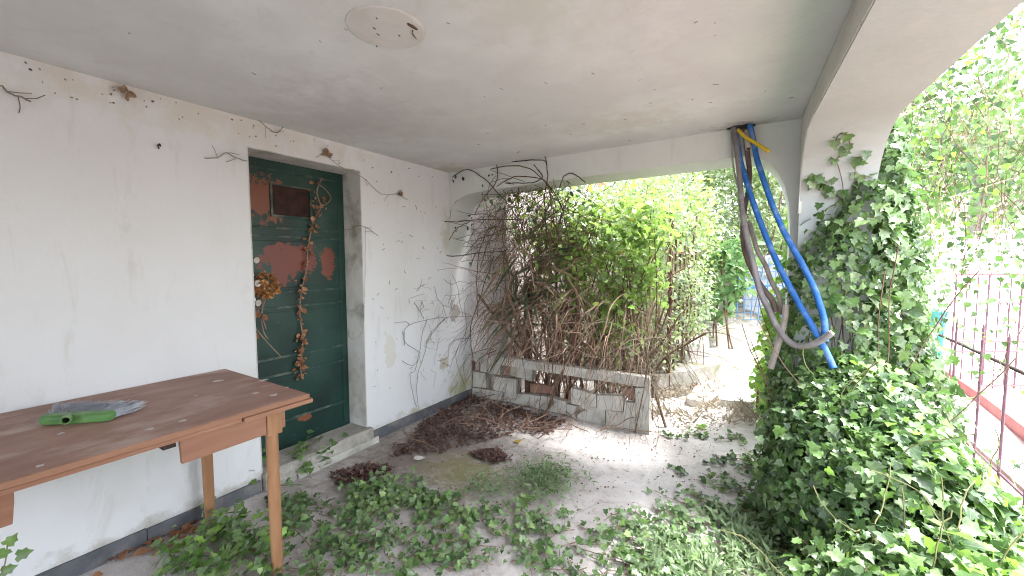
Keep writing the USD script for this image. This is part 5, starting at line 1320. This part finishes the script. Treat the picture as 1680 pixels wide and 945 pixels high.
# hanging curtain of creeper outside the open side
wires = thing('trellis_wires', 'thin old wires and stems strung outside that carry the hanging creeper', 'wires')
wl = [[(3.3, 3.4, 2.45), (4.3, 4.9, 2.5), (5.2, 6.2, 2.55)], [(3.3, 3.4, 2.3), (3.9, 4.0, 2.7), (4.8, 4.3, 2.95)], [(3.35, 3.4, 1.75), (3.9, 4.0, 1.95), (4.7, 4.5, 2.25)], [(3.3, 3.4, 2.6), (3.9, 3.9, 3.0), (4.6, 4.2, 3.3)], [(3.35, 3.5, 1.2), (3.8, 3.9, 1.42), (4.6, 4.3, 1.6)],
      [(3.95, 3.5, 0.25), (4.15, 3.4, 0.55), (4.5, 3.4, 0.9)], [(3.4, 3.6, 2.85), (4.0, 4.1, 3.3), (4.8, 4.4, 3.5)]]
for w in wl:
    obj('stem', tubes([spline(w, 24) + 0.03 * (np.stack([meshkit.noise(spline(w, 24) * 4 + 5 * k, 3) for k in range(3)], -1) - 0.5)], 0.0035, 5), 'bark_grey', wires)
g = rng(701)
k_all = 0
labels = ['creeper strands hanging next to the pillar top', 'creeper strands hanging in the middle of the side opening', 'creeper strands hanging before the white house wall', 'outermost creeper strands trailing down to the street gate']
for zone, (x0, x1) in enumerate(((3.3, 3.5), (3.5, 3.8), (3.75, 4.15), (4.1, 4.7))):
    t = thing('hanging_creeper', labels[zone], 'creeper', 'creeper hanging outside the side arch')
    L, P = [], []
    for k in range((30, 38, 30, 24)[zone]):
        x = g.uniform(x0, x1)
        y = 4.0 + (x - 3.3) * 0.5 + g.normal(0, 0.3)
        z = g.uniform(2.2, 3.5)
        ln = g.uniform(0.5, 2.5) * (1.0 if zone < 2 else 0.85)
        w = wander((x, y, z), (g.normal(0, 0.35), g.normal(0, 0.35), -0.6), ln, 18, g, 0.16, (0, 0, -0.55))
        w[:, 2] = np.maximum(w[:, 2], 0.35)
        L.append(w)
        m = np.repeat(w[1:], 3, 0)
        m = m[g.random(len(m)) < (0.85, 0.6, 0.5, 0.45)[zone]]
        P.append(m + g.normal(0, 0.045, m.shape))
    P = np.vstack(P)
    n = len(P)
    V = place(IVY2, P, g.normal(0, 0.45, (n, 3)) + [0, 0, -0.8], g.normal(0, 0.55, (n, 3)) + [-0.2, -0.5, 0.5], g.uniform(0.02, 0.046, n))
    leaves(t, V, IVY2[1], ['ivy_leaf_bright', 'ivy_leaf', 'ivy_leaf_pale', 'ivy_leaf_dark'] if zone < 2 else ['ivy_leaf', 'ivy_leaf_grey', 'ivy_leaf_pale', 'ivy_leaf_dark'], (230, 200, 170, 120)[zone], 70 + zone)
    for w in L[:14]:
        obj('strand', tubes([w], 0.0019, 4, False), 'twig_brown', t)
    obj('strands', tubes(L[14:], 0.0017, 4, False), 'twig_pale', t, kind='stuff')
    fine = [wander(P[i], g.normal(0, 1, 3), g.uniform(0.3, 0.8), 9, g, 0.18, (0, 0, -0.15)) for i in g.choice(n, 26)]
    obj('bare_twigs', tubes(fine, 0.0014, 3, False), 'bark_grey', t, kind='stuff')
shrub('creeper_canopy', 'leafy creeper roof over the trellis outside the side arch', 'creeper', [((3.55, 3.9, 2.75), (0.3, 0.5, 0.3)), ((4.0, 4.2, 3.25), (0.4, 0.6, 0.35)), ((3.42, 3.55, 2.2), (0.14, 0.25, 0.4))], 800, (0.025, 0.05), ['ivy_leaf_bright', 'ivy_leaf_pale', 'ivy_leaf', 'ivy_leaf_dark'], IVY2, 711, 160, 0.35, 0.6, stems=0)
# a tree over the street
tr = thing('street_tree', 'leafy tree standing beside the white house across the driveway', 'tree')
b = gp(1600, 430, 10.0); b[2] = -0.05
obj('trunk', tubes([spline([b, b + [0.1, 0, 1.3], b + [0.0, 0.15, 2.6], b + [0.2, 0.2, 3.8]], 14)], np.linspace(0.16, 0.06, 14), 10), 'bark_grey', tr, smooth=50)
g = rng(721)
for k in range(7):
    s = b + [0.05, 0.1, g.uniform(2.0, 3.4)]
    obj('limb', tubes([wander(s, (g.normal(0, 1), g.normal(0, 1), 0.7), g.uniform(1.0, 1.9), 8, g, 0.15, (0, 0, 0.1))], np.linspace(0.05, 0.015, 9), 6), 'bark_grey', tr)
cb = [(b + np.array([g.normal(0, 0.9), g.normal(0, 0.9), g.uniform(3.0, 4.8)]), g.uniform(0.5, 0.95, 3)) for _ in range(9)]
P, N = on_blobs(cb, 5000, g, 0.2, 0.5, 0.45)
V = place(OVATE, P, N + g.normal(0, 0.6, P.shape), N * 0.4 + [0, 0, 0.6] + g.normal(0, 0.4, P.shape), g.uniform(0.09, 0.15, len(P)))
obj('crown', merged(V, OVATE[1]), 'shrub_leaf', tr, smooth=True)
